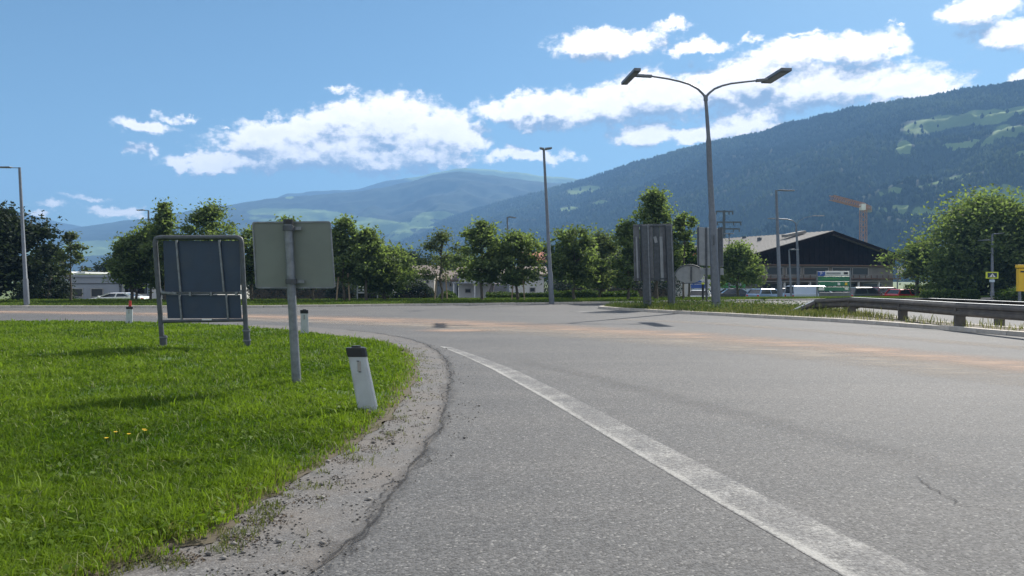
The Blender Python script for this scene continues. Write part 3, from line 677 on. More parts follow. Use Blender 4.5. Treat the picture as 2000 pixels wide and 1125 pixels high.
ribbon('slip_road_line', line_px([(1700,640),(1850,645),(2000,650),(2300,657)]), [.14]*4, M['paint'], .007, 'paint', 'white line on the slip road behind the guard rail', 'road marking', 'structure', (1, 1, 1))

# ------------------------------------------------------------------ traffic island
ISF = [(1172,603),(1230,607),(1300,611),(1400,616),(1500,621.5),(1640,629),(1700,633),(1780,639),(1880,647),(2000,657),(2200,672)]
ISB = [(1172,602.5),(1200,599),(1250,597),(1330,596),(1400,596),(1500,600),(1600,606),(1700,618),(1780,629),(1880,638),(2000,648),(2200,662)]
isf = [at(a, b) for a, b in ISF]; isb = [at(a, b) for a, b in ISB]
kerb_line('island_kerb', isf, 'pale stone kerb along the front of the traffic island', .26, .13, 1.0)
kerb_line('island_back_kerb', isb, 'pale stone kerb along the back of the traffic island', .2, .12, 1.0)
ip = [(p.x, p.y + .1) for p in isf] + [(p.x, p.y) for p in reversed(isb)]
mb = MB(); mb.prism(ip, -.02, .11); mb.build('island_ground', M['soil'], kind='structure', label='raised soil bed of the traffic island', cat='traffic island')
def island_weeds():
    n = 42000; X = rng.uniform(5, 18, n); Y = rng.uniform(18, 50, n); jx = nz2(X, Y, 1.5, 1) * .3
    k = inpoly(X + jx * .3, Y + jx, ip); k &= ~((Y < 30) & (rng.random(n) < .75)); X, Y = X[k], Y[k]
    cl = nz2(X, Y, .8, 2); h = (.06 + .17 * rng.random(len(X))) * (1 + 1.3 * np.clip(cl, 0, 1)); h *= np.where(rng.random(len(X)) < .04, 2.2, 1)
    blades('island_weeds', np.stack([X, Y, np.full(len(X), .10)], -1), h, np.full(len(X), .022), M['weed'], np.clip(.35 + (X - 12) * .06 - .6 * cl + rng.normal(0, .3, len(X)), 0, 1), 'tall half dry weeds growing on the traffic island', lean=.5)
    n = 14000; X = rng.uniform(5, 18, n); Y = rng.uniform(34, 50, n); k = inpoly(X, Y, ip); X, Y = X[k], Y[k]; cl = nz2(X, Y, .7, 9); k = cl > -.1; X, Y = X[k], Y[k]
    leaf_cloud('island_plants', np.stack([X, Y, .12 + rng.random(len(X)) ** 1.5 * .35], -1), rng.uniform(.03, .07, len(X)), M['leaf_hedge'], rng.random(len(X)), None, 'stuff', 'low leafy green plants around the island sign posts', 'weeds')
island_weeds()

# ------------------------------------------------------------------ marker posts
def marker_post(px, pyb, pyt, wpx, lean_px, z, label, red=False, faceoff=0):
    b = at(px, pyb, z); Y = b.y; k = Y / F; h = (pyb - pyt) * k; w = wpx * k
    root = empty('marker_post', b, 0, label, 'marker post', 'white marker posts with black caps along the bank')
    lean = Vector((lean_px * k, 0, 0)); d = w * .62
    def sec(s, g=1.): # rounded triangular section, flat side left-front, edge to the right
        c = lean * s; ww = w * (1 - .10 * s) * g
        pts = [(-.5, -.35), (-.42, -.5), (.28, -.5), (.42, -.44), (.5, -.28), (.30, .5), (.1, .62), (-.35, .25)]
        return [Vector((c.x + p[0] * ww, p[1] * d * g, 0)) for p in pts]
    def loft(s0, s1, g=1.):
        mb = MB(); a = sec(s0, g); c = sec(s1, g); n = len(a)
        vs = [p + Vector((0, 0, h * s0)) for p in a] + [p + Vector((0, 0, h * s1)) for p in c]
        mb.add(vs, [tuple(reversed(range(n))), tuple(range(n, 2 * n))] + [(i, (i + 1) % n, n + (i + 1) % n, n + i) for i in range(n)]); return mb
    loft(-.12, .86).build('post_body', M['white_pl'], root, .004)
    cap = loft(.84, .975, 1.09).build('cap', M['black'], root, .004)
    mb = loft(.97, 1.0, .5); mb.build('cap_top', M['black'], cap, .003)
    c = lean * .72
    mb = MB().box((c.x + w * .02, -d * .5 * .93 - .006, h * .70), (w * .16, .012, h * .15)); mb.build('reflector', M['refl'], root, .002)
    for s in (.62, .78):
        cc = lean * s; MB().box((cc.x + w * .0, -d * .5 * .93 - .008, h * s), (w * .12, .01, h * .012)).build('bolt', M['black'], root)
    if red:
        mb = MB(); mb.tube([lean + Vector((0, 0, h * .99)), lean * 1.1 + Vector((0, 0, h * 1.3))], [w * .22, w * .18], 8); mb.build('red_reflector', M['red_pl'], root)
    return root
marker_post(722, 806, 675, 40, -26, .02, 'nearest white marker post with black cap, leaning left at the grass edge')
marker_post(596, 654, 604, 16, -1, .02, 'white marker post with black cap standing upright right of the single post sign')
marker_post(253, 634, 598, 13, 1, .02, 'white marker post with red top at the road edge, left of the framed sign', red=True)

# ------------------------------------------------------------------ single-post sign back
def single_sign():
    b = at(580, 752, .03); Y = b.y; k = Y / F
    root = empty('road_sign', b, 0, 'olive grey sign back on one galvanised pole with black cap in the near grass', 'road sign')
    def L(px, py, dy=0): q_ = P(px, py, Y) - b; return Vector((q_.x, dy, q_.z))
    r = 8.6 * k
    MB().tube([L(581, 770), L(576, 690), L(571, 600), L(563, 434)], [r * 1.05, r, r * .95, r * .95], 20).build('pole', M['galv'], root)
    MB().tube([L(563, 438), L(563, 429)], [r * 1.12, r * 1.12], 20).build('cap', M['black'], root)
    # panel with rounded corners in front of the pole (far side), tilted slightly
    c = [L(491, 434), L(641, 432), L(650, 562), L(498, 562)]; dy = r + .035
    pts = []
    for i in range(4):
        p0, p1, p2 = c[i - 1], c[i], c[(i + 1) % 4]; a = (p0 - p1).normalized() * .035; e = (p2 - p1).normalized() * .035
        for t_ in (0, .25, .5, .75, 1): pts.append(p1 + a * (1 - t_) ** 2 + e * t_ ** 2)
    pts = [p + Vector((0, dy + (p.x * .06), 0)) for p in pts]
    pn = MB().extr(pts, (0, .012, 0)).build('panel', M['panel_grey'], root, .003)
    mb = MB(); n = len(pts)
    for i in range(n): mb.bar(pts[i] + Vector((0, -.008, 0)), pts[(i + 1) % n] + Vector((0, -.008, 0)), .022, .010, up=(0, 1, 0))
    mb.build('panel_rim', M['galv'], pn)
    for py in (446, 550):
        x = 563 + (py - 434) * .05
        MB().tube([L(x, py - 5), L(x, py + 5)], [r * 1.28] * 2, 20).build('clamp', M['galv_dark'], root, .002)
        MB().box(L(x + 16, py, r * .6), (.12, .03, .05)).build('bracket', M['galv'], root, .003)
    return root
single_sign()

# ------------------------------------------------------------------ framed sign back
def framed_sign():
    b = at(400, 679, .03); Y = b.y; k = Y / F
    root = empty('framed_sign', b, 0, 'dark slate double sign panel seen from behind in a rounded tube frame', 'road sign')
    def L(px, py, dy=0): q_ = P(px, py, Y) - b; return Vector((q_.x, dy, q_.z))
    r = 4.7 * k
    pts = [L(319, 700), L(312, 600), L(303, 475), L(305, 466), L(313, 464), L(390, 464), L(463, 463.5), L(470, 467), L(472, 476), L(477, 580), L(483, 690)]
    sm = []
    for i in range(len(pts) - 1): sm += [pts[i].lerp(pts[i + 1], t_ / 3) for t_ in range(3)]
    sm.append(pts[-1]); MB().tube(sm, r, 12).build('tube_frame', M['galv_dark'], root)
    MB().tube([L(312, 628), L(480, 625)], r * .7, 10).build('cross_tube', M['galv_dark'], root)
    for x0, x1, py0, py1 in ((319, 320, 655, 686), (481, 483, 642, 674)):
        MB().tube([L(x0, py0), L(x1, py1)], r * 1.35, 12).build('sleeve', M['galv_dark'], root)
        for t_ in (.15, .75): 
            p = L(x0, py0).lerp(L(x1, py1), t_); MB().tube([p, p + Vector((0, 0, .03))], r * 1.65, 12).build('collar', M['galv'], root)
    up = MB().extr([L(316, 470, .06), L(466, 470, .06), L(468, 570, .06), L(320, 570, .06)], (0, .02, 0)).build('upper_panel', M['panel_blue'], root, .003)
    lo = MB().extr([L(322, 576, .06), L(467, 576, .06), L(470, 622, .06), L(325, 622, .06)], (0, .02, 0)).build('lower_panel', M['panel_blue'], root, .003)
    for a, c_ in (((343, 466), (352, 572)), ((427, 466), (437, 572))):
        MB().bar(L(*a, .03), L(*c_, .03), .042, .05, up=(0, 1, 0)).build('rib', M['galv'], up, .004)
    for a, c_ in (((349, 572), (354, 626)), ((441, 572), (445, 626))):
        MB().bar(L(*a, .03), L(*c_, .03), .038, .045, up=(0, 1, 0)).build('rib', M['galv'], lo, .004)
    MB().bar(L(314, 573, .02), L(480, 572, .02), .04, .06).build('rail', M['galv_dark'], root, .004)
    MB().bar(L(316, 571, -.02), L(346, 573, -.02), .05, .05).build('bracket', M['galv'], root, .004)
    MB().bar(L(470, 568, -.02), L(477, 575, -.02), .05, .07).build('bracket', M['galv'], root, .004)
    for x in (372, 413, 462): MB().box(L(x, 574, -.005), (.05, .06, .09)).build('clamp', M['galv'], root, .004)
    MB().box(L(405, 624, -.03), (.22, .02, .03)).build('sticker', M['white'], root)
framed_sign()

# ------------------------------------------------------------------ street lamps
def bent(px_pts, Y, dys=None):
    return [P(a, b, Y + (dys[i] if dys else 0)) for i, (a, b) in enumerate(px_pts)]
def main_lamp():
    b = at(1399, 602, .1); Y = b.y; k = Y / F
    root = empty('street_lamp', b, 0, 'tall double armed street lamp standing on the traffic island', 'street lamp')
    def L(px, py, dy=0): q_ = P(px, py, Y) - b; return Vector((q_.x, dy, q_.z))
    MB().tube([L(1399, 606), L(1397, 560), L(1393, 470), L(1391, 420), L(1390.5, 414), L(1386, 330), L(1384, 275)], [x * k for x in (8.6, 8.3, 7.6, 7.2, 5.9, 5.4, 5.0)], 16).build('lower_pole', M['lampsteel'], root)
    MB().tube([L(1384, 275), L(1383.7, 268), L(1380, 215), L(1378, 192)], [x * k for x in (5.0, 3.9, 3.4, 3.2)], 14).build('upper_pole', M['lampsteel'], root)
    MB().tube([L(1378.5, 197), L(1378, 186)], 4.3 * k, 14).build('fork_joint', M['lampsteel'], root)
    MB().box(L(1391, 470, -.3), (.06, .05, .5)).build('hatch', M['galv_dark'], root)
    for sgn, pts in ((-1, [(1378, 190), (1372, 183), (1362, 174), (1345, 166), (1325, 161), (1300, 157), (1270, 154)]), (1, [(1378, 190), (1385, 182), (1396, 173), (1412, 166), (1430, 161), (1455, 157), (1482, 153)])):
        pl = [L(a, b_, .45 * sgn * abs(a - 1378) / 100) for a, b_ in pts]
        arm = MB().tube(pl, [x * k for x in (2.6, 2.4, 2.2, 2.0, 1.9, 1.8, 1.7)], 10).build('arm', M['lampsteel'], root)
        e = pl[-1]
        MB().bar(e, e + Vector((sgn * (36 if sgn < 0 else 22) * k, 0, .05)), 8 * k, 5 * k).build('spigot', M['galv'], arm, .02)
        hd = [(1213, 166), (1225, 166), (1252, 139), (1239, 138.5)] if sgn < 0 else [(1486, 163), (1506, 163.5), (1547, 138.5), (1526, 138)]
        # flat LED head lying along the road, seen from below
        hp = []
        for a, b_ in hd: q_ = L(a, b_); hp.append(q_)
        near = [hp[0], hp[1]]; farp = [hp[2], hp[3]]
        yo = e.y; V_ = [Vector((p.x, yo + 1.25, p.z)) for p in near] + [Vector((p.x, yo - 1.25, p.z)) for p in farp]
        # compensate position for depth so that the head keeps its place
        V_ = [Vector(((p.x + b.x) * (Y + p.y) / Y - b.x, p.y, (p.z + b.z - EYE) * (Y + p.y) / Y + EYE - b.z)) for p in V_]
        h_ = MB().extr(V_, (0, 0, .16)).build('lamp_head', M['lampsteel'], arm, .02)
        ctr = sum(V_, Vector()) / 4
        MB().extr([ctr + (p - ctr) * .75 + Vector((0, 0, -.012)) for p in V_], (0, 0, .010)).build('lens', M['lens'], arm)
main_lamp()

def street_lamp(px, pyb, ztop, label, Y=None, arm=None, head=10, r=3.6, topx=None, z=.1, grp='single street lamps', headh=2.0, dome=False, doublearm=None, pole2=None):
    """pole from (px,pyb) to (topx,ztop); arm = (x0,x1) head extent at the top"""
    if Y is None: b = at(px, pyb, z); Y = b.y
    else: b = P(px, pyb, Y); b.z = z
    k = Y / F; topx = topx or px
    root = empty('street_lamp', b, 0, label, 'street lamp', grp)
    def L(a, c, dy=0): q_ = P(a, c, Y) - b; return Vector((q_.x, dy, q_.z))
    base = Vector((0, 0, -.3)); top = L(topx, ztop)
    mid = base.lerp(top, .22)
    MB().tube([base, mid, mid + (top - mid) * .01, top], [r * k * 1.25, r * k * 1.15, r * k * .9, r * k * .55], 12).build('pole', M['lampsteel'], root)
    if arm:
        for (x0, y0, x1, y1) in arm:
            s = 1 if x1 > x0 else -1
            c = L(x1, y1); p0 = L(x0, y0)
            hb = c + (p0 - c).normalized() * min((p0 - c).length, head * k)
            if (p0 - hb).length > .05: MB().bar(p0, hb, 1.4 * k, 1.4 * k).build('arm', M['lampsteel'], root)
            h_ = MB(); d = (c - hb); w = .34
            h_.add([hb + Vector((0, -w / 2, 0)), hb + Vector((0, w / 2, 0)), c + Vector((0, w / 2, 0)), c + Vector((0, -w / 2, 0)),
                    hb + Vector((0, -w / 2, headh * k)), hb + Vector((0, w / 2, headh * k)), c + Vector((0, w / 2, headh * k * .6)), c + Vector((0, -w / 2, headh * k * .6))],
                   [(0, 3, 2, 1), (4, 5, 6, 7), (0, 1, 5, 4), (1, 2, 6, 5), (2, 3, 7, 6), (3, 0, 4, 7)])
            hh = h_.build('lamp_head', M['galv'], root, .01)
            MB().extr([hb.lerp(c, .1) + Vector((0, -w * .4, -.02)), hb.lerp(c, .9) + Vector((0, -w * .4, -.02)), hb.lerp(c, .9) + Vector((0, w * .4, -.02)), hb.lerp(c, .1) + Vector((0, w * .4, -.02))], (0, 0, .015)).build('lens', M['lens'], hh)
    return root
street_lamp(53, 597, 327, 'grey street lamp with long arm at the far left edge of the photo', arm=[(38, 328, -8, 327)], head=30, r=4.2, topx=38)
street_lamp(1078, 591, 292, 'tall slender street lamp behind the road, right of the middle trees', arm=[(1063, 293, 1054, 290), (1063, 293, 1078, 290)], head=14, r=4.2, topx=1062, headh=3.5)
street_lamp(291, 590, 411, 'street lamp showing above the trees on the left, head pointing left', Y=75, arm=[(290, 411, 267, 411)], head=14, r=3, topx=290, z=-1.1)
street_lamp(993, 590, 424, 'short street lamp among the middle trees, left of the tall one', Y=72, arm=[(991, 424, 1008, 426)], head=14, r=2.8, topx=991, z=-1.1)
street_lamp(1524, 586, 372, 'tall street lamp before the gabled building, head pointing right', Y=60, arm=[(1514, 372, 1551, 373)], head=30, r=4.2, topx=1516, z=-.3)
street_lamp(1547, 586, 488, 'low street lamp in front of the gabled building entrance', Y=70, arm=[(1541, 488, 1559, 488)], head=16, r=2.6, topx=1541, z=-1.1)
street_lamp(1424, 586, 457, 'slim street lamp right of the pale sign back, before the barn roof', Y=78, arm=[(1424, 457, 1414, 457), (1424, 457, 1433, 457)], head=9, r=1.8, z=-1.1)
street_lamp(1938, 586, 458, 'street lamp in front of the big tree at the right, two heads', Y=62, arm=[(1938, 469, 1912, 470), (1938, 458, 1958, 456)], head=18, r=3.4, z=-.4)
# curved twin lamp
def twin_lamp():
    Y = 78; k = Y / F; b = P(1560, 586, Y); b.z = -1.1
    root = empty('street_lamp', b, 0, 'thin street lamp with one curved arm in front of the gabled building', 'street lamp', 'single street lamps')
    def L(a, c, dy=0): q_ = P(a, c, Y) - b; return Vector((q_.x, dy, q_.z))
    MB().tube([Vector((0, 0, -.2)), L(1558, 500), L(1556, 460), L(1555, 440)], [3.2 * k, 2.6 * k, 2 * k, 1.4 * k], 10).build('pole', M['lampsteel'], root)
    a_ = MB().tube([L(1555, 442), L(1554, 436), L(1548, 431), L(1538, 428.5), L(1520, 427.5)], 1.1 * k, 8).build('arm', M['lampsteel'], root)
    MB().box(L(1510, 427), (20 * k, .3, 1.8 * k)).build('lamp_head', M['galv'], a_, .01)
    a2 = MB().tube([L(1555, 442), L(1560, 432), L(1572, 425), L(1588, 421.5)], .5 * k, 8).build('arm', M['lampsteel'], root)
    MB().box(L(1598, 421.5), (22 * k, .3, 1.6 * k)).build('lamp_head', M['galv'], a2, .01)
twin_lamp()

# ------------------------------------------------------------------ island signs
def big_sign():
    b = at(1264, 600, .1); Y = b.y; k = Y / F
    root = empty('direction_sign', b, 0, 'large ribbed grey sign back on two thick posts at the island tip', 'road sign')
    def L(px, py, dy=0): q_ = P(px, py, Y) - b; return Vector((q_.x, dy, q_.z))
    for x0, x1, pt, pb, w in ((1259, 1264, 440, 604, 15), (1305, 1311, 440, 598, 13)):
        po = MB(); a = L(x0, pt, -.12); c = L(x1, pb, -.12)
        po.bar(a, c, w * k, .28, up=(0, 1, 0)); o = po.build('post', M['galv_dark'], root, .02)
        d = (c - a); wd = w * k
        MB().bar(a + Vector((wd * .30, -.155, 0)), c + Vector((wd * .30, -.155, 0)), wd * .14, .02, up=(0, 1, 0)).build('flange', M['galv'], o)
    n = 6; x0, x1 = 1238, 1314
    ys_ = [0.10, .02, .0, .0, .02, .08]
    for i in range(n):
        a0 = x0 + (x1 - x0) * i / n; a1 = x0 + (x1 - x0) * (i + 1) / n - .8
        c = [L(a0, 438 - i * .3, .1 + ys_[i]), L(a1, 438 - i * .3, .1 + ys_[i]), L(a1 + 2.5 * (a1 - 1200) / 100 + 1, 549, .1 + ys_[i]), L(a0 + 2.5 * (a0 - 1200) / 100 + 1, 549, .1 + ys_[i])]
        MB().extr(c, (0, .05, 0)).build('panel_board', M['panel_rib'] if i % 2 == 0 else M['galv_dark'], root, .006)
    for px_, pa, pb in ((1243, 462, 548), (1279, 462, 474), (1291, 462, 549)):
        MB().bar(L(px_, pa, .05), L(px_ + 3, pb, .05), .16 if px_ > 1250 else .08, .05, up=(0, 1, 0)).build('stiffener', M['panel_pale'], root)
    MB().bar(L(1238, 441, .02), L(1315, 440, .02), .06, .08).build('top_rail', M['galv_dark'], root)
    MB().bar(L(1242, 545, .02), L(1317, 544, .02), .06, .08).build('bottom_rail', M['galv_dark'], root)
big_sign()
def round_sign():
    b = at(1316, 592, .1); Y = b.y; k = Y / F
    root = empty('round_sign', b, 0, 'round grey sign back in a thin tube hoop left of the tall double lamp', 'road sign')
    def L(px, py, dy=0): q_ = P(px, py, Y) - b; return Vector((q_.x, dy, q_.z))
    pts = [L(1347 + 28 * math.cos(t_), 535 - 18 * math.sin(t_)) for t_ in np.linspace(0, 2 * math.pi, 33)[:-1]]
    MB().extr(pts, (0, .03, 0)).build('disc', M['panel_pale'], root)
    hoop = [L(1318, 596, -.05), L(1318, 560, -.05), L(1318, 545, -.05)] + [L(1347 + 30 * math.cos(t_), 541 - 24 * math.sin(t_), -.05) for t_ in np.linspace(math.pi * .97, .02, 12)] + [L(1378, 560, -.05), L(1379, 592, -.05)]
    MB().tube(hoop, 1.1 * k, 8).build('hoop', M['galv_dark'], root)
    MB().tube([L(1318, 554, -.05), L(1378, 552, -.05)], .8 * k, 8).build('cross_tube', M['galv_dark'], root)
    MB().box(L(1350, 535, -.03), (.1, .04, .9)).build('rib', M['galv_dark'], root)
round_sign()
def pale_sign():
    b = at(1386, 594, .1); Y = b.y + .0; k = Y / F
    root = empty('road_sign', b, 0, 'pale grey square sign back with short lower plate behind the tall double lamp', 'road sign')
    def L(px, py, dy=0): q_ = P(px, py, Y) - b; return Vector((q_.x, dy, q_.z))
    p = MB().extr([L(1361, 443), L(1412, 447), L(1413, 521), L(1362, 518)], (0, .04, 0)).build('panel', M['panel_pale'], root, .005)
    for x in (1363, 1408): MB().bar(L(x, 444, -.04), L(x + 1, 519, -.04), .16 if x > 1400 else .08, .05, up=(0, 1, 0)).build('rib', M['galv_dark'], p)
    MB().extr([L(1366, 523), L(1413, 524), L(1414, 537), L(1367, 536)], (0, .04, 0)).build('lower_plate', M['panel_pale'], root, .005)
    for x, e in ((1379, 594), (1404, 592)): MB().tube([L(x, 444, -.06), L(x + 1, e, -.06)], 1.8 * k, 10).build('post', M['galv_dark'], root)
pale_sign()
def small_marker():
    b = at(1386, 594.5, .1); b.x -= .1; b.y += 1.2; k = b.y / F
    root = empty('bollard', b, 0, 'small dark post with pale band at the foot of the tall double lamp', 'bollard')
    MB().tube([(0, 0, -.1), (0, 0, 1.25)], .07, 10).build('post', M['black'], root)
    MB().tube([(0, 0, 1.18), (0, 0, 1.28)], .09, 10).build('band', M['yellowgreen'], root)
small_marker()
# blue parking sign behind
def blue_sign():
    Y = 66; b = P(1365, 580, Y); b.z = -.9
    root = empty('blue_sign', b, 0, 'small blue and white sign behind the round sign back', 'sign')
    def L(px, py, dy=0): q_ = P(px, py, Y) - b; return Vector((q_.x, dy, q_.z))
    MB().extr([L(1349, 556), L(1378, 555), L(1378, 563), L(1350, 563)], (0, .06, 0)).build('blue_panel', M['blue_sign'], root)
    MB().extr([L(1352, 564), L(1374, 564), L(1374, 573), L(1352, 573)], (0, .06, 0)).build('white_panel', M['pale_blue'], root)
    for x in (1352, 1375): MB().tube([L(x, 550, .1), L(x, 586, .1)], .05, 8).build('post', M['galv'], root)
    MB().extr([L(1350, 555), L(1378, 554), L(1366, 547)], (0, .06, 0)).build('blue_top', M['blue_sign'], root)
blue_sign()
# ------------------------------------------------------------------ guard rail
def guard_rail(name, pts, hts, label, face=-1, beam_h=.40, step=1):
    root = empty(name, (pts[0][0], pts[0][1], 0), 0, label, 'guard rail', 'guard rails along the slip road')
    o0 = Vector((pts[0][0], pts[0][1], 0)); pr = [(0.0, 0), (.05, -.02), (.085, -.07), (.085, -.13), (.03, -.17), (.03, -.23), (.085, -.27), (.085, -.33), (.05, -.38), (0., -.40)]
    pr = [(a, b * beam_h / .4) for a, b in pr]
    P3 = [Vector((p[0], p[1], 0)) - o0 for p in pts]
    # one beam per bay
    for i in range(len(P3) - 1):
        mb = MB(); d = (P3[i + 1] - P3[i]).normalized(); s = Vector((-d.y, d.x, 0)) * face; n = len(pr); vs = []
        for q_, h in ((P3[i], hts[i]), (P3[i + 1] + d * .02, hts[i + 1])):
            for th in (0, .03):
                vs += [q_ + s * (a + .08 - th + (.002 if i % 2 else 0)) + Vector((0, 0, h + b_)) for a, b_ in pr]
        fs = []
        for j in range(n - 1):
            fs += [(j, j + 1, 2 * n + j + 1, 2 * n + j), (n + j, 3 * n + j, 3 * n + j + 1, n + j + 1)]
        fs += [(0, 2 * n, 3 * n, n), (n - 1, 2 * n - 1, 4 * n - 1, 3 * n - 1)]
        for e in (0, 2 * n): fs += [(e + j, e + n + j, e + n + j + 1, e + j + 1) for j in range(n - 1)]
        mb.add(vs, fs); mb.build('beam', M['rail'], root)
    for i in range(1, len(P3)):
        if hts[i] < .6 or i % step: continue
        mb = MB(); q_ = P3[i]; h = hts[i]
        mb.box((q_.x, q_.y, (h - .06) / 2 - .05), (.34, .10, h)); mb.build('post', M['rail'], root, .02)
    # top cap flange
    mb = MB()
    for i in range(len(P3) - 1):
        mb.bar(P3[i] + Vector((0, 0, hts[i] + .012)), P3[i + 1] + Vector((0, 0, hts[i + 1] + .012)), .20, .02)
    mb.build('top_flange', M['galv'], root)
g0 = at(1545, 613, 0)
gp = [(g0.x, g0.y), (14.1, 35.6), (14.6, 33.0), (14.5, 28.5), (14.05, 24.1), (14.1, 19.5), (14.5, 15.0), (15.0, 10.5), (15.5, 6)]
gh = [.12, .64, .80, .82, .84, .86, .86, .86, .86]
guard_rail('guard_rail', gp, gh, 'near dark steel guard rail starting from a sloping end on the island')
gp2 = [(15.7, 36.5), (16.3, 34.5), (16.6, 30.5), (16.5, 26), (16.5, 21), (16.9, 16), (17.5, 11), (18, 6)]
guard_rail('guard_rail', gp2, [.2, .72, .82, .84, .86, .86, .86, .86], 'second guard rail just behind the near one', face=1, beam_h=.2, step=3)

# ------------------------------------------------------------------ trees
def tree(px, pyb, top, hw, bot, label, Y=None, z=.1, mat='leaf', n=4200, leaf=.16, style='oval', clumps=46, name='broadleaf_tree', grp='young broadleaf trees along the verge', trunk=4.0, stems=1, cx=None, stakes=False, depth=.85, dens=1.0, lo=.0):
    if Y is None: b = at(px, pyb, z); Y = b.y
    else: b = P(px, pyb, Y); b.z = z
    k = Y / F; H = EYE + (HOR - top) * k - b.z; rx = hw * k * 1.28; n = int(n * (1.25 if n < 9000 else 1.7)); leaf *= .80; clumps = int(clumps * 1.7); zb = EYE + (HOR - bot) * k - b.z; off = ((cx or px) - px) * k
    root = empty(name, b, 0, label, 'tree', grp)
    ctrs = []; r3 = np.random.default_rng(int(px * 7 + top))
    while len(ctrs) < clumps:
        s = r3.random() ** .9; ang = r3.uniform(0, 2 * math.pi); rr = r3.random() ** .55
        if style == 'round': e = math.sqrt(max(0, 1 - (2 * s - 1) ** 2)) ** .8
        elif style == 'pyramid': e = max(.12, (1 - s) ** .75) * (1 if s > .1 else .7)
        elif style == 'dome': e = math.sqrt(max(0.02, 1 - s ** 2.2))
        else: e = (math.sin(math.pi * min(1, (s * .86 + .12))) ** .7) * (1.12 - .35 * s)
        e *= 1 + .22 * math.sin(3 * ang + px) + r3.normal() * .06
        ctrs.append((off * (.3 + .7 * s) + math.cos(ang) * rr * rx * e * .9, math.sin(ang) * rr * rx * e * depth, zb + s * (H - zb) * .96))
    ctrs = np.array(ctrs)
    if style == 'oval' or style == 'pyramid': ctrs[0] = (off, 0, H * .98)
    # trunk and limbs
    mb = MB(); tr = trunk * k
    for q_ in range(stems):
        sx = (q_ - (stems - 1) / 2) * rx * .45
        tp = [Vector((sx * 1.0, 0, -.2)), Vector((sx + rnd.uniform(-.05, .05) * rx, 0, zb * .5)), Vector((sx * .9 + off * .3 + rnd.uniform(-.1, .1) * rx, 0, zb)), Vector((off * .6 + sx * .6, 0, zb + (H - zb) * .4)), Vector((off * .9, 0, zb + (H - zb) * .85))]
        mb.tube(tp, [tr * 1.15, tr * .9, tr * .75, tr * .45, tr * .12], 8)
    for i in range(0, clumps, max(1, clumps // 16)):
        c = Vector(ctrs[i]); zz = min(c.z, zb + (H - zb) * .7) - (H - zb) * .18; zz = max(zb * .75, zz)
        st_ = Vector((off * .5 * max(0, (zz - zb)) / (H - zb + .01), 0, zz)); m_ = st_.lerp(c, .5) + Vector((0, 0, .04 * H * rnd.uniform(-.5, 1)))
        mb.tube([st_, m_, c], [tr * .32, tr * .2, tr * .05], 5)
    mb.build('trunk', M['bark'], root)
    per = r3.dirichlet(np.ones(clumps) * 3) * n * dens; C = []; T_ = []
    for c, m_ in zip(ctrs, per):
        m_ = int(m_) + 3; cr = rx * r3.uniform(.15, .36); d = r3.normal(size=(m_, 3)); d /= np.linalg.norm(d, axis=1)[:, None]
        rad = np.minimum(r3.random(m_) ** .5 * (.8 + .25 * np.abs(r3.normal(size=m_))), 1.35)
        q_ = c + d * rad[:, None] * np.array([cr, cr, cr * .55]); q_[:, 2] -= (d[:, 0] ** 2 + d[:, 1] ** 2) * cr * .2 * rad
        C.append(q_); T_.append(np.clip(r3.uniform(.1, .85) + r3.normal(0, .2, m_), 0, 1))
    # loose outer sprigs
    m_ = int(n * .28); ii = r3.integers(0, clumps, m_); d = np.clip(r3.normal(size=(m_, 3)), -1.5, 1.5) * np.array([rx * .24, rx * .24, rx * .16]); C.append(ctrs[ii] + d); T_.append(r3.uniform(.3, 1, m_))
    C = np.concatenate(C); T_ = np.concatenate(T_)
    leaf_cloud('crown', C, leaf * r3.uniform(.7, 1.25, len(C)), M[mat], T_, root)
    if stakes:
        for sx in (-1, 1):
            MB().bar((sx * .45, -.3, -.1), (sx * .3, -.2, 1.9), .09, .09).build('stake', M['stake'], root)
    return root
# left
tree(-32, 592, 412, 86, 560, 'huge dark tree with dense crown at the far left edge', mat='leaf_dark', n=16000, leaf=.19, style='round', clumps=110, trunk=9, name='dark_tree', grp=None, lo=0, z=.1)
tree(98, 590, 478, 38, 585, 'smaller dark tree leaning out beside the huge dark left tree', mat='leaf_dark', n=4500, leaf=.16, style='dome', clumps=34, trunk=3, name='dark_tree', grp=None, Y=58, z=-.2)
tree(138, 589, 453, 26, 545, 'thin pale leaved young tree beside the dark left tree', n=1500, mat='leaf_grey', clumps=24, trunk=2.2, leaf=.13)
tree(322, 589, 393, 36, 520, 'slim tree rising above the left end of the framed sign', n=3200, style='pyramid', clumps=40, trunk=3.2, leaf=.15)
tree(258, 588, 462, 42, 552, 'low spreading tree left of the framed sign', n=5200, clumps=60, style='dome', trunk=3.2, leaf=.15, stems=1)
tree(293, 588, 440, 50, 560, 'multi stemmed tree directly left of the framed sign', n=4500, clumps=50, trunk=2.6, stems=3)
tree(412, 589, 400, 62, 545, 'feathery broad tree peeking above the framed sign', n=5200, mat='leaf', clumps=60, trunk=3, leaf=.14)
tree(350, 588, 470, 45, 562, 'leafy tree hidden behind the left half of the framed sign', n=3000, clumps=36, trunk=3)
tree(492, 588, 445, 42, 550, 'tree between the framed sign and the single post sign', n=4000, clumps=44, trunk=3, style='round')
tree(560, 588, 428, 50, 540, 'tree mostly hidden behind the single post sign', n=4000, clumps=44, trunk=3)
tree(612, 588, 470, 36, 555, 'small tree behind the right half of the single post sign', n=2200, clumps=30, trunk=2.6)
tree(672, 589, 426, 42, 550, 'tall loose tree just right of the single post sign', n=4600, clumps=48, trunk=3, stakes=True)
tree(716, 589, 448, 40, 545, 'tree second to the right of the single post sign', n=4200, clumps=44, trunk=3)
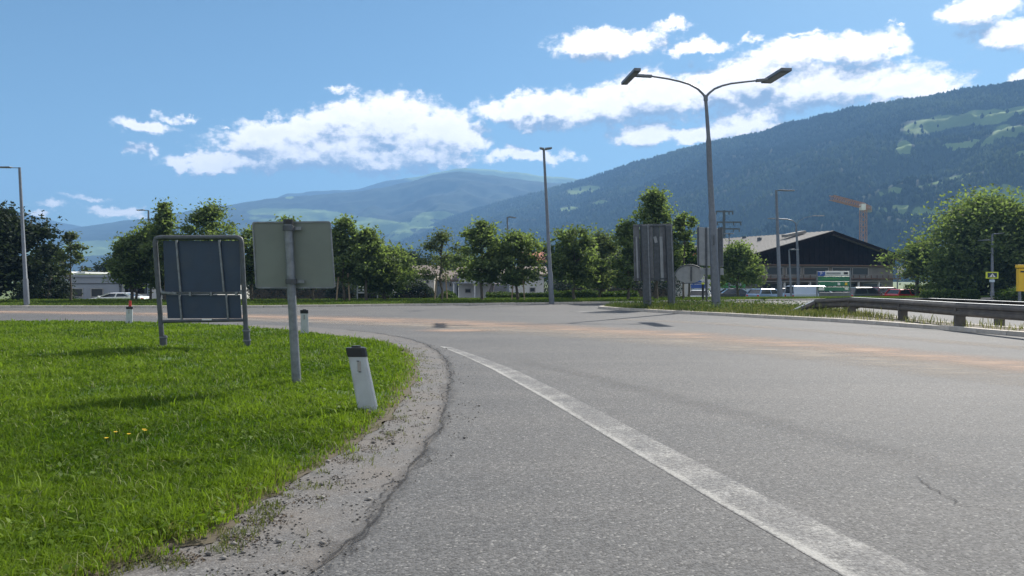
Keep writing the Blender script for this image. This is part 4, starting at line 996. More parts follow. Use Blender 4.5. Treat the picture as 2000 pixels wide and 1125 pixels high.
tree(752, 587, 482, 56, 562, 'dense rounded tree third to the right of the single post sign', n=6500, clumps=64, style='round', trunk=3.4)
tree(862, 587, 452, 44, 548, 'sparse grey green tree in front of the white house', n=2200, mat='leaf_grey', clumps=34, trunk=2.4, leaf=.12, stakes=True)
tree(942, 588, 432, 44, 545, 'full tree left of the short lamp near the white house', n=5400, clumps=56, trunk=3)
tree(1012, 588, 456, 44, 550, 'tree between the short lamp and the tall slender lamp', n=4600, clumps=50, trunk=3, style='round', stakes=True)
tree(1122, 587, 442, 44, 553, 'tree immediately right of the tall slender lamp', n=5200, clumps=56, trunk=3, style='round')
tree(1172, 586, 452, 42, 560, 'brownish green tree second to the right of the tall slender lamp', n=4600, clumps=50, trunk=3, mat='leaf_grey', Y=60, z=-.6)
tree(1226, 587, 432, 36, 558, 'dark tree directly left of the large ribbed sign', n=4200, clumps=44, trunk=3)
tree(1282, 586, 368, 46, 540, 'tallest middle tree rising behind the large ribbed sign', n=7500, clumps=70, style='oval', trunk=4, cx=1278)
tree(1335, 586, 415, 26, 480, 'side leaning crown right of the large ribbed sign', n=1100, clumps=16, trunk=2, cx=1338)
tree(1345, 586, 480, 28, 530, 'pale bush tree between the ribbed sign and the pale sign', n=2400, mat='leaf_hedge', clumps=30, trunk=2.5, Y=60, z=-.7, style='round')
tree(1444, 586, 478, 44, 556, 'lone small tree in front of the left wing of the gabled building', n=5200, mat='leaf', clumps=52, trunk=3, style='dome', Y=64, z=-.9)
tree(1925, 586, 388, 112, 575, 'very large spreading tree at the right of the gabled building', n=17000, leaf=.22, mat='leaf', clumps=150, style='dome', trunk=13, Y=68, z=-.8, name='large_tree', grp=None)
tree(2040, 586, 395, 80, 575, 'large tree cut off by the right edge of the photo', n=8000, leaf=.22, mat='leaf', clumps=80, style='dome', trunk=9, Y=64, z=-.8, name='large_tree', grp=None)
tree(1790, 586, 478, 46, 540, 'light green branches reaching over the right corner of the gabled building', n=3200, leaf=.18, mat='leaf', clumps=34, style='round', trunk=4, Y=72, z=-1.1, name='large_tree', grp=None)
# background trees behind the houses
bgt = [(545,520,50,'row'),(640,505,55,'row'),(700,510,60,''),(800,505,45,''),(900,510,60,''),(1090,498,55,''),(1150,492,60,''),(1210,500,55,''),(1270,495,60,''),(1330,505,50,''),(470,515,55,''),(230,520,45,''),(820,520,50,'')]
names = ['behind the single post sign','behind the tree right of the single post sign','behind the dense rounded tree','left of the brown roofed house','behind the white house','right of the red roof','behind the brownish tree','left of the large ribbed sign, far back','behind the large ribbed sign, far back','behind the round sign back, far back','behind the framed sign, far back','behind the grey flat building','between the brown roofed house and the hillside']
for (x, t_, w, _), nm in zip(bgt, names):
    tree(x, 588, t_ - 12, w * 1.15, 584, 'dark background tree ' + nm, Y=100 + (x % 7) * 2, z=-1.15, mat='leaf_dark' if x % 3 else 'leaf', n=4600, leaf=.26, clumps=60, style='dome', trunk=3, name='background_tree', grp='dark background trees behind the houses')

# hedges and shrubs
def hedge(name, x0, x1, pt, Y, label, grp, mat='leaf_hedge', dz=1.2, n=5000, z=GLOW, round_=False, cat='hedge'):
    k = Y / F; b = P((x0 + x1) / 2, 585, Y); b.z = z; H = EYE + (HOR - pt) * k - z; w = (x1 - x0) * k
    root = empty(name, b, 0, label, cat, grp)
    C = rng.random((n, 3)); C[:, 0] = (C[:, 0] - .5) * w; C[:, 1] = (C[:, 1] - .5) * dz; C[:, 2] = C[:, 2] ** .6 * H
    bump = np.array([mn.noise(Vector((c[0] * .8, c[1], x0 * .1))) for c in C]) * .18 * H
    if round_:
        e = np.sqrt(np.clip(1 - (2 * C[:, 0] / w) ** 2, 0, 1)); C[:, 2] *= e ** .6
    C[:, 2] += bump * (C[:, 2] / H)
    leaf_cloud('foliage', C, rng.uniform(.07, .14, n), M[mat], np.clip(rng.normal(.45, .22, n), 0, 1), root)
    MB().bbox((-w * .42, -dz * .3, 0), (w * .42, dz * .3, H * .5)).build('stem', M['soil'], root)
hedge('hedge', 1082, 1246, 569, 66, 'long low clipped hedge left of the large ribbed sign', None, n=9000)
hedge('hedge', 950, 1080, 572, 68, 'low clipped hedge in front of the white house', None, n=7000)
hedge('shrub', 1800, 1840, 566, 60, 'leftmost of three rounded clipped shrubs before the big right tree', 'rounded clipped shrubs at the right', n=1800, z=-.5, round_=True, cat='shrub')
hedge('shrub', 1842, 1874, 566, 60, 'middle of three rounded clipped shrubs before the big right tree', 'rounded clipped shrubs at the right', n=1800, z=-.5, round_=True, cat='shrub')
hedge('shrub', 1876, 1909, 566, 60, 'rightmost of three rounded clipped shrubs before the big right tree', 'rounded clipped shrubs at the right', n=1800, z=-.5, round_=True, cat='shrub')
hedge('hedge', 1770, 1905, 556, 78, 'straight hedge beyond the rounded shrubs on the right', None, n=7000)
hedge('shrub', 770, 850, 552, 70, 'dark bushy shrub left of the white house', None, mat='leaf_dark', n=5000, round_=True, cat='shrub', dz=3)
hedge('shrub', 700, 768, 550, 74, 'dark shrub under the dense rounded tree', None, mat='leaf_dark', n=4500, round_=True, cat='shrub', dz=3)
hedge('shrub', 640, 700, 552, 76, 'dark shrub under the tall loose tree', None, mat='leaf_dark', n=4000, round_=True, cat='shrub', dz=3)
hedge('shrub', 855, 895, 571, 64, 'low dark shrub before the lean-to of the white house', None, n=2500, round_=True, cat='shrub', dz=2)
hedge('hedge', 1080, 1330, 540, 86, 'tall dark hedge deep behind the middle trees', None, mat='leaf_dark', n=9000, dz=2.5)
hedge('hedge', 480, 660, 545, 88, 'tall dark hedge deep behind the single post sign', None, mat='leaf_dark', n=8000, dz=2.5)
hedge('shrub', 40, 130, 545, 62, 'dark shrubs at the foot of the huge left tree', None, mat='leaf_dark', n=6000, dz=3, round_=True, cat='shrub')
hedge('shrub', 1955, 2060, 560, 56, 'low shrub by the yellow sign at the right edge', None, n=4000, dz=2, round_=True, z=-.2, cat='shrub')

# ------------------------------------------------------------------ buildings
def wallbox(root, x0, x1, y0, y1, z0, z1, mat, name='wall'): return MB().bbox((x0, y0, z0), (x1, y1, z1)).build(name, mat, root)
def window(root, x, y, z, w, h, frame=True):
    """window on a wall facing -Y at plane y"""
    f = MB()
    t = .09
    f.bbox((x - w / 2, y - .07, z), (x - w / 2 + t, y + .02, z + h)); f.bbox((x + w / 2 - t, y - .07, z), (x + w / 2, y + .02, z + h))
    f.bbox((x - w / 2 + t, y - .07, z), (x + w / 2 - t, y + .02, z + t)); f.bbox((x - w / 2 + t, y - .07, z + h - t), (x + w / 2 - t, y + .02, z + h))
    o = f.build('window', M['frame'], root)
    MB().bbox((x - w / 2 + t, y - .03, z + t), (x + w / 2 - t, y + .01, z + h - t)).build('pane', M['glass'], o)
    return o
def barn():
    pk = P(1622, 451, 95.); pk2 = P(1412, 466, 113.); ax = Vector((pk2.x - pk.x, pk2.y - pk.y, 0)); D = ax.length; ang = math.atan2(ax.y, ax.x) - math.pi / 2
    root = empty('gabled_building', (pk.x, pk.y, GLOW), ang, 'big low gabled building with dark boarded gable and pale ribbed roof', 'building')
    root.rotation_euler = (0, 0, ang)
    Hp = pk.z - GLOW; He = 5.25; hw = 13.4; wl = 12.2
    # base walls
    wallbox(root, -wl, wl, .9, D, -.2, 4.2, M['plaster_barn'])
    # gable boards
    n = 58; brd = MB().mesh
    for i in range(n):
        xa = -wl + 2 * wl * i / n; xb = -wl + 2 * wl * (i + 1) / n - .03
        top = lambda x: Hp - .25 - (Hp - He) * abs(x) / hw
        pr = (.0 if i % 2 else .025)
        pts = [(xa, .55 - pr, 4.2), (xb, .55 - pr, 4.2), (xb, .55 - pr, top(xb)), (xa, .55 - pr, top(xa))]
        MB().extr(pts, (0, .25, 0)).build('board', M['darkwood'], root)
    MB().bbox((-wl, .42, 4.02), (wl, .9, 4.18)).build('beam', M['wood_rail'], root)
    # roof: two slopes with ribs
    for s in (-1, 1):
        mb = MB(); a = Vector((0, -.5, Hp)); b_ = Vector((s * hw, -.5, He - .05))
        mb.extr([a, b_, b_ + Vector((0, 0, -.28)), a + Vector((0, 0, -.28))], (0, D + 1, 0))
        rf = mb.build('roof', M['roof_grey'], root)
        nrm = Vector((s * (Hp - He), 0, hw)).normalized()
        rm = MB().bar(a + nrm * .025, b_ + nrm * .025, .10, .05, up=nrm).mesh('rib', M['roof_rib'])
        for j in range(26):
            o = bpy.data.objects.new('rib', rm); COL.objects.link(o); o.parent = rf; o.location = (0, .2 + j * (D + .4) / 25, 0)
        MB().extr([a + Vector((0, -.04, -.02)), b_ + Vector((0, -.04, -.02)), b_ + Vector((0, -.04, -.42)), a + Vector((0, -.04, -.42))], (0, .04, 0)).build('barge_board', M['darkwood'], root)
    for px_, y_ in ((-4, 8), (-1.2, 14)): MB().box((px_, y_, Hp - .3 - abs(px_) * .18), (.3, .5, 1.0)).build('chimney', M['galv_dark'], root)
    # skylight hatch on left slope
    MB().box((-2.4, 3.6, Hp - .25), (3.2, 1.0, .35), M=Matrix.Rotation(-.18, 3, 'Y')).build('dormer', M['roof_rib'], root)
    # upper windows
    for x, w in ((-8.2, 2.6), (-5.2, 2.4), (-1.5, 4.2), (3.0, 3.6), (6.0, 3.2)): window(root, x, .9, 2.75, w, 1.15)
    # balcony band and canopy
    MB().bbox((-wl, -.35, 2.35), (wl, .9, 2.5)).build('balcony_slab', M['wood_rail'], root)
    for j in range(24):
        x = -wl + .2 + j * (2 * wl - .4) / 23; MB().bbox((x - .04, -.32, 2.5), (x + .04, -.26, 2.9)).build('baluster', M['wood_rail'], root)
    MB().bbox((-wl, -.35, 2.9), (wl, -.24, 2.97)).build('handrail', M['plaster_barn'], root)
    MB().bbox((-wl + 1, -2.2, 2.05), (wl - 4, .9, 2.2)).build('canopy', M['plaster_barn'], root)
    for x in (-9.5, -5.5, -1.5, 2.5, 6): MB().bbox((x - .1, -2.1, 0), (x + .1, -1.9, 2.05)).build('column', M['plaster_w'], root)
    # shop fronts
    for x, w in ((-9, 2.6), (-5.8, 2.8), (-2.4, 2.6), (.8, 2.6), (4.5, 3.0), (8.4, 3.4)): window(root, x, .9, .15, w, 1.75)
    MB().bbox((5.2, .7, -.1), (6.2, .88, 1.9)).build('door', M['wood_rail'], root)
    # left wing, lower
    wallbox(root, -16, -wl - .02, 3, D + 4, -.2, 3.0, M['plaster_w'], 'side_wing')
    window(root, -13.6, 3, 1.2, 1.6, 1.0)
M['plaster_barn'] = pm('shade-darkened beige plaster', (.24, .22, .19), .95, 0, .15, .5, spec=.1, dirt=(.12, .11, .10), dirtamt=.6)  # separate darker plaster: the facade's shade is put into the colour
M['roof_grey'] = pm('pale metal roof', (.26, .245, .225), .8, 0, .08, .4, dirt=(.3, .28, .26), dirtamt=.5)
M['roof_rib'] = pm('roof rib', (.20, .19, .175), .8, 0, .1, 1)
barn()

def house(x0, x1, pyt_wall, Y, label, mat, roofmat, ridge_py, wins=(), name='house', depth=9, over=.5, z=GLOW, front_gable=False, slope=0):
    k = Y / F; b = P((x0 + x1) / 2, 585, Y); b.z = z; w = (x1 - x0) * k; hw = EYE + (HOR - pyt_wall) * k - z; hr = EYE + (HOR - ridge_py) * k - z
    root = empty(name, b, 0, label, 'house')
    if front_gable:
        MB().extr([(-w / 2, 0, -.2), (w / 2, 0, -.2), (w / 2, 0, hw), (0, 0, hr - .15), (-w / 2, 0, hw)], (0, depth, 0)).build('wall', mat, root)
        for s in (-1, 1):
            a = Vector((0, -over, hr)); c = Vector((s * (w / 2 + over), -over, hw - .15))
            MB().extr([a, c, c + Vector((0, 0, -.2)), a + Vector((0, 0, -.2))], (0, depth + 2 * over, 0)).build('roof', roofmat, root)
    else:
        wallbox(root, -w / 2, w / 2, 0, depth, -.2, hw, mat)
        for s in (0, 1):
            y0 = -over if s == 0 else depth + over
            a = Vector((-w / 2 - over, y0, hw - .1)); c = Vector((-w / 2 - over, depth / 2, hr))
            MB().extr([a, c, c + Vector((0, 0, -.18)), a + Vector((0, 0, -.18))], (w + 2 * over, 0, 0)).build('roof', roofmat, root)
    for (wx, wy, ww, wh) in wins:
        window(root, (wx - (x0 + x1) / 2) * k, 0, EYE + (HOR - wy) * k - z - wh * k / 2, ww * k, wh * k)
    return root
house(795, 848, 535, 92, 'beige house with low brown hipped roof behind the bushes', M['plaster'], M['roof_brown'], 517, [(812,550,7,9),(835,550,7,9)])
house(846, 892, 545, 96, 'bluish grey house between the beige and the white house', M['plaster_b'], M['roof_brown'], 528, [(862,556,6,8),(880,556,6,8)])
h_ = house(896, 1062, 534, 90, 'white house with small square windows behind the middle trees', M['plaster_w'], M['roof_brown'], 519, [(914,546,7,9),(932,545,7,8),(986,548,8,9),(1020,548,8,9),(914,568,12,9),(1040,566,12,10)], depth=10)
MB().bbox((-5.6, -2.4, 1.9), (-.6, 0, 2.05)).build('porch_roof', M['concrete'], h_)
for x in (-5.4, -3, -.8): MB().bbox((x - .08, -2.3, 0), (x + .08, -2.1, 1.9)).build('porch_post', M['plaster_w'], h_)
house(1022, 1062, 512, 110, 'house with red tiled roof showing above the middle trees', M['plaster'], M['roof_red'], 490, [(1040,530,7,8)])
# left flat building
def flat_building():
    Y = 84; k = Y / F; b = P(230, 588, Y); b.z = GLOW
    root = empty('flat_building', b, 0, 'long low grey flat roofed hall behind the white car on the left', 'building')
    def X(px): return (px - 230) * k
    H1 = EYE + (HOR - 541) * k - GLOW
    wallbox(root, X(112), X(232), 0, 10, -.2, H1, M['concrete'])
    wallbox(root, X(232) + .01, X(420), .6, 11, -.2, H1 - .1, M['plaster_w'])
    MB().bbox((X(110), -.2, H1), (X(422), 11.2, H1 + .25)).build('roof_edge', M['concrete'], root)
    d = MB().bbox((X(240), .45, .8), (X(287), .59, 2.1)).build('garage_door', M['darkwood'], root)
    for x in (248, 264, 280): MB().bbox((X(x) - .06, .40, .8), (X(x) + .06, .448, 2.1)).build('door_frame', M['galv_dark'], d)
    MB().bbox((X(112), -.06, 1.85), (X(420), -.01, 1.95)).build('cornice', M['galv_dark'], root)
    for x in (150, 190): window(root, X(x), 0, .4, 1.4, 1.0)
    for x in (320, 345, 370): window(root, X(x), .6, .7, 1.1, 1.2)
flat_building()
def canopy():
    Y = 96; k = Y / F; b = P(140, 585, Y); b.z = GLOW
    root = empty('canopy_roof', b, 0, 'white wavy canopy roof above the grey hall on the left', 'canopy')
    def L(px, py, dy=0): q_ = P(px, py, Y) - b; return Vector((q_.x, dy, q_.z))
    pts = [(92,537),(105,533),(118,530),(126,533),(134,536),(142,534),(152,531.5),(166,531)]
    MB().extr([L(a, c) for a, c in pts] + [L(a, c + 3.5) for a, c in reversed(pts)], (0, 6, 0)).build('roof_sheet', M['white'], root)
    for x in (97, 130, 162): MB().tube([L(x, 537, 3), L(x, 600, 3)], .12, 8).build('column', M['galv'], root)
canopy()
def gantry():
    Y = 120; b = P(180, 585, Y); b.z = GLOW
    root = empty('railway_gantry', b, 0, 'dark steel lattice gantry above the grey hall roof', 'gantry')
    def L(px, py, dy=0): q_ = P(px, py, Y) - b; return Vector((q_.x, dy, q_.z))
    for x in (160, 190, 196): MB().bar(L(x, 519), L(x, 595), .25, .25).build('mast', M['galv_dark'], root)
    MB().bar(L(152, 523), L(214, 523), .14, .14).build('top_chord', M['galv_dark'], root); MB().bar(L(152, 531), L(214, 531), .14, .14).build('bottom_chord', M['galv_dark'], root)
    xs_ = np.linspace(152, 214, 9)
    for i in range(8): MB().bar(L(xs_[i], 523 if i % 2 else 531), L(xs_[i + 1], 531 if i % 2 else 523), .09, .09).build('brace', M['galv_dark'], root)
gantry()

# ------------------------------------------------------------------ crane, pylon
def crane():
    Y = 190; k = Y / F; b = P(1686, 560, Y); b.z = GLOW
    root = empty('tower_crane', b, 0, 'orange tower crane rising behind the gabled building', 'crane')
    def L(px, py, dy=0): q_ = P(px, py, Y) - b; return Vector((q_.x, dy, q_.z))
    def lattice(name, A_, B_, w, h, n, up=(0, 0, 1)):
        mb = MB(); A_ = Vector(A_); B_ = Vector(B_); d = (B_ - A_).normalized(); u = Vector(up); s = d.cross(u).normalized(); u = s.cross(d)
        cs = [s * i * w / 2 + u * j * h / 2 for i, j in ((-1, -1), (1, -1), (1, 1), (-1, 1))]
        for c in cs: mb.bar(A_ + c, B_ + c, .12, .12)
        for i in range(n):
            p = A_.lerp(B_, i / n); q_ = A_.lerp(B_, (i + 1) / n)
            for a in range(4):
                mb.bar(p + cs[a], q_ + cs[(a + 1) % 4], .06, .06); mb.bar(p + cs[a], p + cs[(a + 1) % 4], .06, .06)
        return mb.build(name, M['crane'], root)
    t_ = P(1686, 402, Y).z - GLOW
    lattice('mast', (0, 0, 0), (0, 0, t_), 1.25, 1.25, 16, up=(0, 1, 0))
    lattice('jib', L(1686, 402), L(1604, 391, -6), 1.2, 1.1, 14)
    lattice('counter_jib', L(1686, 402), L(1708, 405, 3), 1.3, .8, 4)
    MB().box(L(1706, 407, 3), (1.6, 1.2, 1.3)).build('counterweight', M['concrete'], root)
    MB().box(L(1681, 405, -1), (1.1, 1.2, 1.5)).build('cab', M['white'], root)
crane()
def pylon():
    Y = 150; b = P(1414, 560, Y); b.z = GLOW
    root = empty('power_pylon', b, 0, 'dark electricity pylon with cross arms above the barn roof left end', 'pylon')
    def L(px, py, dy=0): q_ = P(px, py, Y) - b; return Vector((q_.x, dy, q_.z))
    for x in (1411, 1417): MB().bar(L(x + (1414 - x) * .6, 411), L(x, 600), .22, .22).build('leg', M['galv_dark'], root)
    for a, c, y_ in ((1398, 1432, 413), (1400, 1448, 434), (1402, 1445, 447)):
        o = MB().bar(L(a, y_), L(c, y_), .2, .3).build('cross_arm', M['galv_dark'], root)
        for x in (a + 1, (a + c) / 2 + 9, c - 1): MB().tube([L(x, y_), L(x, y_ + 6)], .13, 6).build('insulator', M['galv_dark'], o)
    for i in range(7): MB().bar(L(1411.5 + (i % 2) * 5, 415 + i * 10), L(1416.5 - (i % 2) * 5, 425 + i * 10), .12, .12).build('brace', M['galv_dark'], root)
pylon()

# ------------------------------------------------------------------ cars
def car(px, Y, label, paint, L_=4.6, kind='sedan', rz=0.0, z=GLOW + .02, H=1.45, W_=1.8, name='parked_car', grp='cars parked behind the verge', cat='car'):
    b = P(px, 585, Y); b.z = z
    root = empty(name, b, rz, label, cat, grp)
    h = L_ / 2; bz = .22
    if kind == 'van': prof_low = [(-h, .95), (-h * .97, 1.0), (h * .62, 1.0), (h * .95, .85), (h, .6)]
    elif kind == 'hatch': prof_low = [(-h, .85), (-h * .93, .95), (h * .42, .93), (h * .9, .78), (h, .55)]
    else: prof_low = [(-h, .75), (-h * .95, .95), (-h * .55, .97), (h * .35, .92), (h * .88, .76), (h, .52)]
    # body: side outline with wheel arches
    def arch(cx): return [(cx + .40 * math.cos(t_), .30 + .40 * math.sin(t_)) for t_ in np.linspace(0, math.pi, 7)]
    wf, wr = h * .62, -h * .60
    low = [(h, .52), (h * .985, bz)] + arch(wf) + arch(wr) + [(-h * .985, bz)]
    out = prof_low[:-1] + low
    out = [(x, max(zz, bz)) for x, zz in out]
    n = len(out); sec = [(-W_ / 2, .0, .93), (-W_ / 2 * .97, .08, 1), (W_ / 2 * .97, .08, 1), (W_ / 2, .0, .93)]
    vs = []
    ys_ = [(-W_ / 2, 1.0, -.0), (-W_ / 2 * .86, 1.0, .05), (W_ / 2 * .86, 1.0, .05), (W_ / 2, 1.0, 0)]
    for yy, sx, dz in ys_:
        for x, zz in out: vs.append((x, yy, zz + (dz if zz > .8 else 0)))
    fs = [tuple(range(n)), tuple(reversed(range(3 * n, 4 * n)))]
    for r_ in range(3): fs += [(r_ * n + i, (r_ + 1) * n + i, (r_ + 1) * n + (i + 1) % n, r_ * n + (i + 1) % n) for i in range(n)]
    MB().add(vs, fs).build('body', paint, root, .03)
    if kind == 'van': g0_, g1_, r0, r1 = -h * .97, h * .72, -h * .95, h * .38
    elif kind == 'hatch': g0_, g1_, r0, r1 = -h * .95, h * .45, -h * .78, h * .05
    else: g0_, g1_, r0, r1 = -h * .72, h * .42, -h * .42, h * .08
    wb = W_ / 2 * .93; wt = W_ / 2 * .74; zb = .93; zt = H - .05
    gl = MB(); gl.add([(g0_, -wb, zb), (g1_, -wb, zb - .02), (g1_, wb, zb - .02), (g0_, wb, zb), (r0, -wt, zt), (r1, -wt, zt), (r1, wt, zt), (r0, wt, zt)],
           [(0, 1, 5, 4), (1, 2, 6, 5), (2, 3, 7, 6), (3, 0, 4, 7), (4, 5, 6, 7), (3, 2, 1, 0)])
    gl.build('window', M['carglass'], root, .02)
    MB().add([(r0 - .04, -wt - .02, zt), (r1 + .04, -wt - .02, zt), (r1 + .04, wt + .02, zt), (r0 - .04, wt + .02, zt), (r0 + .1, -wt + .1, H), (r1 - .1, -wt + .1, H), (r1 - .1, wt - .1, H), (r0 + .1, wt - .1, H)],
             [(0, 1, 5, 4), (1, 2, 6, 5), (2, 3, 7, 6), (3, 0, 4, 7), (4, 5, 6, 7), (3, 2, 1, 0)]).build('roof', paint, root, .02)
    for s in (-1, 1):
        mid = (g0_ + g1_) / 2
        for f0_, f1_, w in ((g0_, r0, .16), (g1_, r1, .09), (mid, mid - .05, .09)): MB().bar((f0_, s * (wb + .005), zb), (f1_, s * (wt + .005), zt), w, .04, up=(0, 1, 0)).build('pillar', paint, root)
        if kind == 'van': 
            MB().extr([(g0_, s * (wb + .01), zb), (h * .05, s * (wb + .01), zb), (h * .05, s * (wt + .01), zt), (r0, s * (wt + .01), zt)], (0, s * .01, 0)).build('side_panel', paint, root)
        MB().box((g1_ - .18, s * (W_ / 2 + .09), 1.0), (.12, .16, .13)).build('mirror', paint, root, .02)
        MB().box((h - .10, s * W_ * .36, .66), (.16, .34, .13)).build('headlight', M['headlight'], root, .02)
        MB().box((-h + .07, s * W_ * .38, .82), (.14, .26, .16)).build('tail_light', M['taillight'], root, .02)
        for wx in (wf, wr):
            w_ = MB().tube([(wx, s * (W_ / 2 - .2), .31), (wx, s * (W_ / 2 - .01), .31)], .31, 18).build('wheel', M['tyre'], root)
            MB().tube([(wx, s * (W_ / 2 - .02), .31), (wx, s * (W_ / 2 + .005), .31)], .19, 14).build('rim', M['rim'], w_)
    return root
car(226, 61, 'white saloon car in front of the grey hall on the left', CP['white'], 4.9, 'sedan', math.pi, H=1.3)
car(759, 84, 'white car seen end on beneath the dense rounded tree', CP['white'], 4.3, 'hatch', math.pi / 2, H=1.2)
car(972, 86, 'beige car parked by the white house', CP['pink'], 4.2, 'hatch', math.pi / 2 + .2, H=1.9)
car(1205, 88, 'orange car partly hidden behind the hedge left of the ribbed sign', CP['orange'], 3.6, 'hatch', 2.2, H=1.65)
car(1368, 66, 'white car behind the round sign back', CP['white'], 4.2, 'hatch', math.pi / 2 - .3)
car(1440, 76, 'dark car row end behind the lone small tree', CP['dark'], 4.6, 'sedan', 0)
car(1502, 74, 'light blue car left of the tall lamp before the building', CP['blue'], 4.4, 'hatch', 0.5)
car(1540, 79, 'dark saloon between the light blue car and the pale van', CP['dark'], 4.6, 'sedan', 0.1)
car(1586, 72, 'pale blue grey van left of the green sign board', CP['van'], 4.6, 'van', .15, H=1.75, W_=1.9, cat='van', name='parked_van')
car(1692, 74, 'grey green estate car right of the green sign board', CP['green'], 4.8, 'hatch', .35, H=1.6)
car(1735, 78, 'dark red car between the grey green car and the bright red car', CP['darkred'], 4.4, 'hatch', .3, H=1.55)
car(1775, 73, 'bright red car right of the dark red car', CP['red'], 4.2, 'hatch', .3, H=1.42)
car(1815, 79, 'silver car furthest right in the parked row', CP['silver'], 4.8, 'sedan', .1, H=1.55)
for i, (x, c) in enumerate(((1405, 'silver'), (1650, 'dark'))):
    car(x, 82, ['silver car behind the tall double lamp foot', 'dark car behind the green sign board'][i], CP[c], 4.6, 'sedan', 0)

# ------------------------------------------------------------------ signs by the building
def letters(txt, size, mat, parent, loc, name='lettering', rz=0):
    cu = bpy.data.curves.new(name, 'FONT'); cu.body = txt; cu.size = size; cu.extrude = .01; cu.align_x = 'CENTER'; cu.align_y = 'CENTER'
    tmp = bpy.data.objects.new('tmp', cu); COL.objects.link(tmp); dg = bpy.context.evaluated_depsgraph_get(); me = bpy.data.meshes.new_from_object(tmp.evaluated_get(dg))
    bpy.data.objects.remove(tmp); me.materials.clear(); me.materials.append(mat)
    o = bpy.data.objects.new(name, me); COL.objects.link(o); o.parent = parent; o.location = loc; o.rotation_euler = (math.pi / 2, 0, rz); return o
def board_sign():
    Y = 64; b = P(1627, 588, Y); b.z = -.6
    root = empty('information_board', b, 0, 'green and white parking guide board in front of the gabled building', 'sign board')
    def L(px, py, dy=0): q_ = P(px, py, Y) - b; return Vector((q_.x, dy, q_.z))
    def panel(x0, y0, x1, y1, m, dy=0, name='panel'): return MB().extr([L(x0, y0, dy), L(x1, y0, dy), L(x1, y1, dy), L(x0, y1, dy)], (0, .06, 0)).build(name, m, root, .01)
    for x in (1596, 1661): MB().bar(L(x, 529, .03), L(x, 592, .03), .09, .09).build('post', M['galv'], root)
    panel(1597.5, 530.5, 1611, 539, M['blue_sign']); panel(1612, 529.5, 1659, 538.5, M['white'])
    letters('P', .34, M['white'], root, L(1604, 534.8, -.012), 'symbol')
    for y0, y1 in ((540, 548.5), (550, 558.5), (560.5, 568)): panel(1598, y0, 1659, y1, M['green_sign'])
    panel(1614, 532, 1642, 536, M['panel_pale'], -.01, 'text_strip'); panel(1648, 531.5, 1656, 536, M['black'], -.01, 'arrow_mark')
    panel(1605, 543, 1638, 545.5, M['green_box'], -.01, 'text_strip'); panel(1636, 552, 1641, 557, M['white'], -.01, 'symbol'); panel(1650, 552, 1655, 557, M['yellow'], -.01, 'symbol')
    panel(1599, 562, 1610, 567, M['white'], -.01, 'symbol'); panel(1650, 562, 1657, 566, M['white'], -.01, 'arrow_mark')
    panel(1600, 571, 1659, 579, M['panel_rib'], 0, 'lower_panel')
board_sign()
def dark_info():
    Y = 68; b = P(717, 588, Y); b.z = -1
    root = empty('notice_board', b, 0, 'dark wide notice board with white frame under the trees right of the single post sign', 'sign board')
    def L(px, py, dy=0): q_ = P(px, py, Y) - b; return Vector((q_.x, dy, q_.z))
    for x in (697.5, 737): MB().bar(L(x, 556, .03), L(x, 592, .03), .09, .09).build('post', M['galv'], root)
    MB().extr([L(698, 559), L(737, 558), L(737, 567), L(698, 567)], (0, .06, 0)).build('panel', M['white'], root)
    for a, c in ((699, 708), (710, 723), (725, 736)): MB().extr([L(a, 560.5, -.02), L(c, 560.3, -.02), L(c, 566, -.02), L(a, 566, -.02)], (0, .03, 0)).build('dark_field', M['panel_blue'], root)
    MB().extr([L(698, 570), L(737, 570), L(737, 573), L(698, 573)], (0, .06, 0)).build('lower_plate', M['panel_pale'], root)
dark_info()
def crossing():
    Y = 52; b = P(1938, 590, Y); b.z = 0.0
    root = empty('crossing_sign', b, 0, 'yellow framed pedestrian crossing sign on a post at the right', 'road sign')
    def L(px, py, dy=0): q_ = P(px, py, Y) - b; return Vector((q_.x, dy, q_.z))
    MB().tube([L(1938, 532, .08), L(1938, 600, .08)], .045, 8).build('post', M['galv'], root)
    p = MB().extr([L(1926, 531), L(1950, 531), L(1950, 544), L(1926, 544)], (0, .05, 0)).build('panel', M['yellowgreen'], root)
    MB().extr([L(1929, 533, -.015), L(1947, 533, -.015), L(1947, 542, -.015), L(1929, 542, -.015)], (0, .012, 0)).build('field', M['panel_blue'], root)
    mb = MB(); y_ = -.03   # walking figure inside a triangle
    mb.extr([L(1932, 541, y_), L(1944, 541, y_), L(1938, 534, y_)], (0, .01, 0)); mb.build('triangle_mark', M['white'], root)
    f = MB(); y2 = -.045; f.bar(L(1938, 536.5, y2), L(1938, 539, y2), .03, .01, up=(0, 1, 0)); f.bar(L(1938, 539, y2), L(1936.6, 541, y2), .02, .01, up=(0, 1, 0)); f.bar(L(1938, 539, y2), L(1939.4, 541, y2), .02, .01, up=(0, 1, 0))
    f.build('walking_figure', M['black'], root)
    MB().extr([L(1933, 546), L(1943, 546), L(1943, 551), L(1933, 551)], (0, .04, 0)).build('lower_plate', M['pale_blue'], root)
crossing()
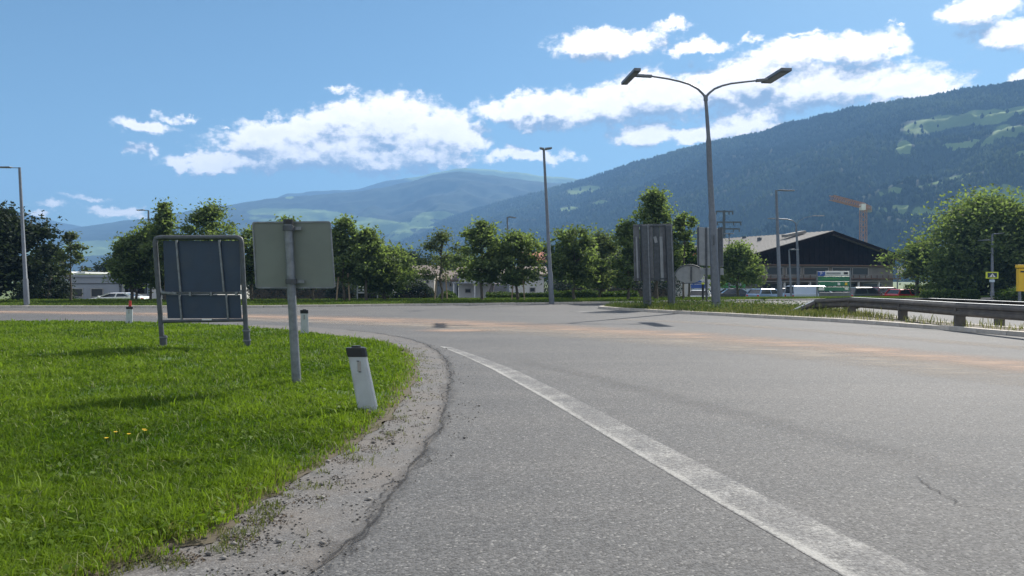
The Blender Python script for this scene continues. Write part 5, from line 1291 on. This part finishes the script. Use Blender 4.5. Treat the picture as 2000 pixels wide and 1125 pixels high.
def yellow_sign():
    Y = 46; b = P(1998, 592, Y); b.z = 0.0
    root = empty('yellow_board', b, 0, 'tall yellow sign board cut by the right edge of the photo', 'sign board')
    def L(px, py, dy=0): q_ = P(px, py, Y) - b; return Vector((q_.x, dy, q_.z))
    MB().extr([L(1988, 517), L(2030, 517), L(2030, 523), L(1988, 523)], (0, .25, 0)).build('top_board', M['yellow'], root, .01)
    MB().extr([L(1990, 524.5), L(2030, 524.5), L(2030, 569), L(1990, 569)], (0, .25, 0)).build('board', M['yellow'], root, .01)
    for x in (1994, 2026): MB().bar(L(x, 568, .12), L(x, 600, .12), .12, .12).build('post', M['galv'], root)
    MB().extr([L(1993, 529, -.012), L(2024, 529, -.012), L(2024, 532, -.012), L(1993, 532, -.012)], (0, .01, 0)).build('text_strip', M['black'], root)
yellow_sign()
def white_sign():
    Y = 84; b = P(1760, 588, Y); b.z = GLOW
    root = empty('white_sign', b, 0, 'small white sign on a pole at the right corner of the gabled building', 'sign')
    def L(px, py, dy=0): q_ = P(px, py, Y) - b; return Vector((q_.x, dy, q_.z))
    MB().extr([L(1753, 519), L(1766, 521), L(1766, 534), L(1754, 534)], (0, .1, 0)).build('panel', M['white'], root)
    MB().extr([L(1755, 526, -.02), L(1763, 527, -.02), L(1763, 528.5, -.02), L(1755, 527.5, -.02)], (0, .02, 0)).build('text_strip', M['panel_rib'], root)
    MB().tube([L(1754, 519, .15), L(1754, 592, .15)], .07, 8).build('post', M['galv'], root)
white_sign()
def hoarding():
    Y = 80; b = P(1430, 588, Y); b.z = GLOW
    root = empty('hoarding', b, 0, 'green advertising hoarding behind the lone small tree', 'hoarding')
    def L(px, py, dy=0): q_ = P(px, py, Y) - b; return Vector((q_.x, dy, q_.z))
    MB().extr([L(1408, 543), L(1456, 544), L(1456, 562), L(1408, 562)], (0, .2, 0)).build('green_panel', M['green_box'], root)
    MB().extr([L(1424, 548, -.03), L(1448, 548, -.03), L(1448, 558, -.03), L(1424, 558, -.03)], (0, .02, 0)).build('pale_patch', M['panel_pale'], root)
    MB().extr([L(1404, 563), L(1482, 564), L(1482, 571), L(1404, 571)], (0, .2, 0)).build('pale_band', M['pale_blue'], root)
    for x in (1412, 1452, 1478): MB().bar(L(x, 545, .3), L(x, 595, .3), .12, .12).build('post', M['galv_dark'], root)
    MB().extr([L(1350, 494), L(1362, 495), L(1362, 510), L(1351, 510)], (0, .2, 0)).build('red_panel', M['red_sign'], root)
    MB().bar(L(1356, 505, .3), L(1356, 598, .3), .12, .12).build('post', M['galv_dark'], root)
hoarding()
# low wall and grit near the right, small flowers
fl = MB()
for (px_, py_) in ((226, 846), (252, 850), (281, 841), (284, 843), (208, 858)):
    p = at(px_, py_, .13)
    r0_ = empty('dandelion', (p.x, p.y, .05), 0, None, 'flower', 'yellow flowers in the near grass'); r0_['label'] = 'tiny yellow flower on a stalk in the near grass'
    MB().tube([(0, 0, 0), (0, 0, .085)], .0025, 5).build('stalk', M['leaf_hedge'], r0_)
    m_ = MB(); c = Vector((0, 0, .09))
    for i in range(9):
        a = i / 9 * 6.283; m_.add([c, c + Vector((.016 * math.cos(a - .3), .016 * math.sin(a - .3), .004)), c + Vector((.02 * math.cos(a), .02 * math.sin(a), .006)), c + Vector((.016 * math.cos(a + .3), .016 * math.sin(a + .3), .004))], [(0, 1, 2, 3)])
    m_.build('petals', M['flower'], r0_)
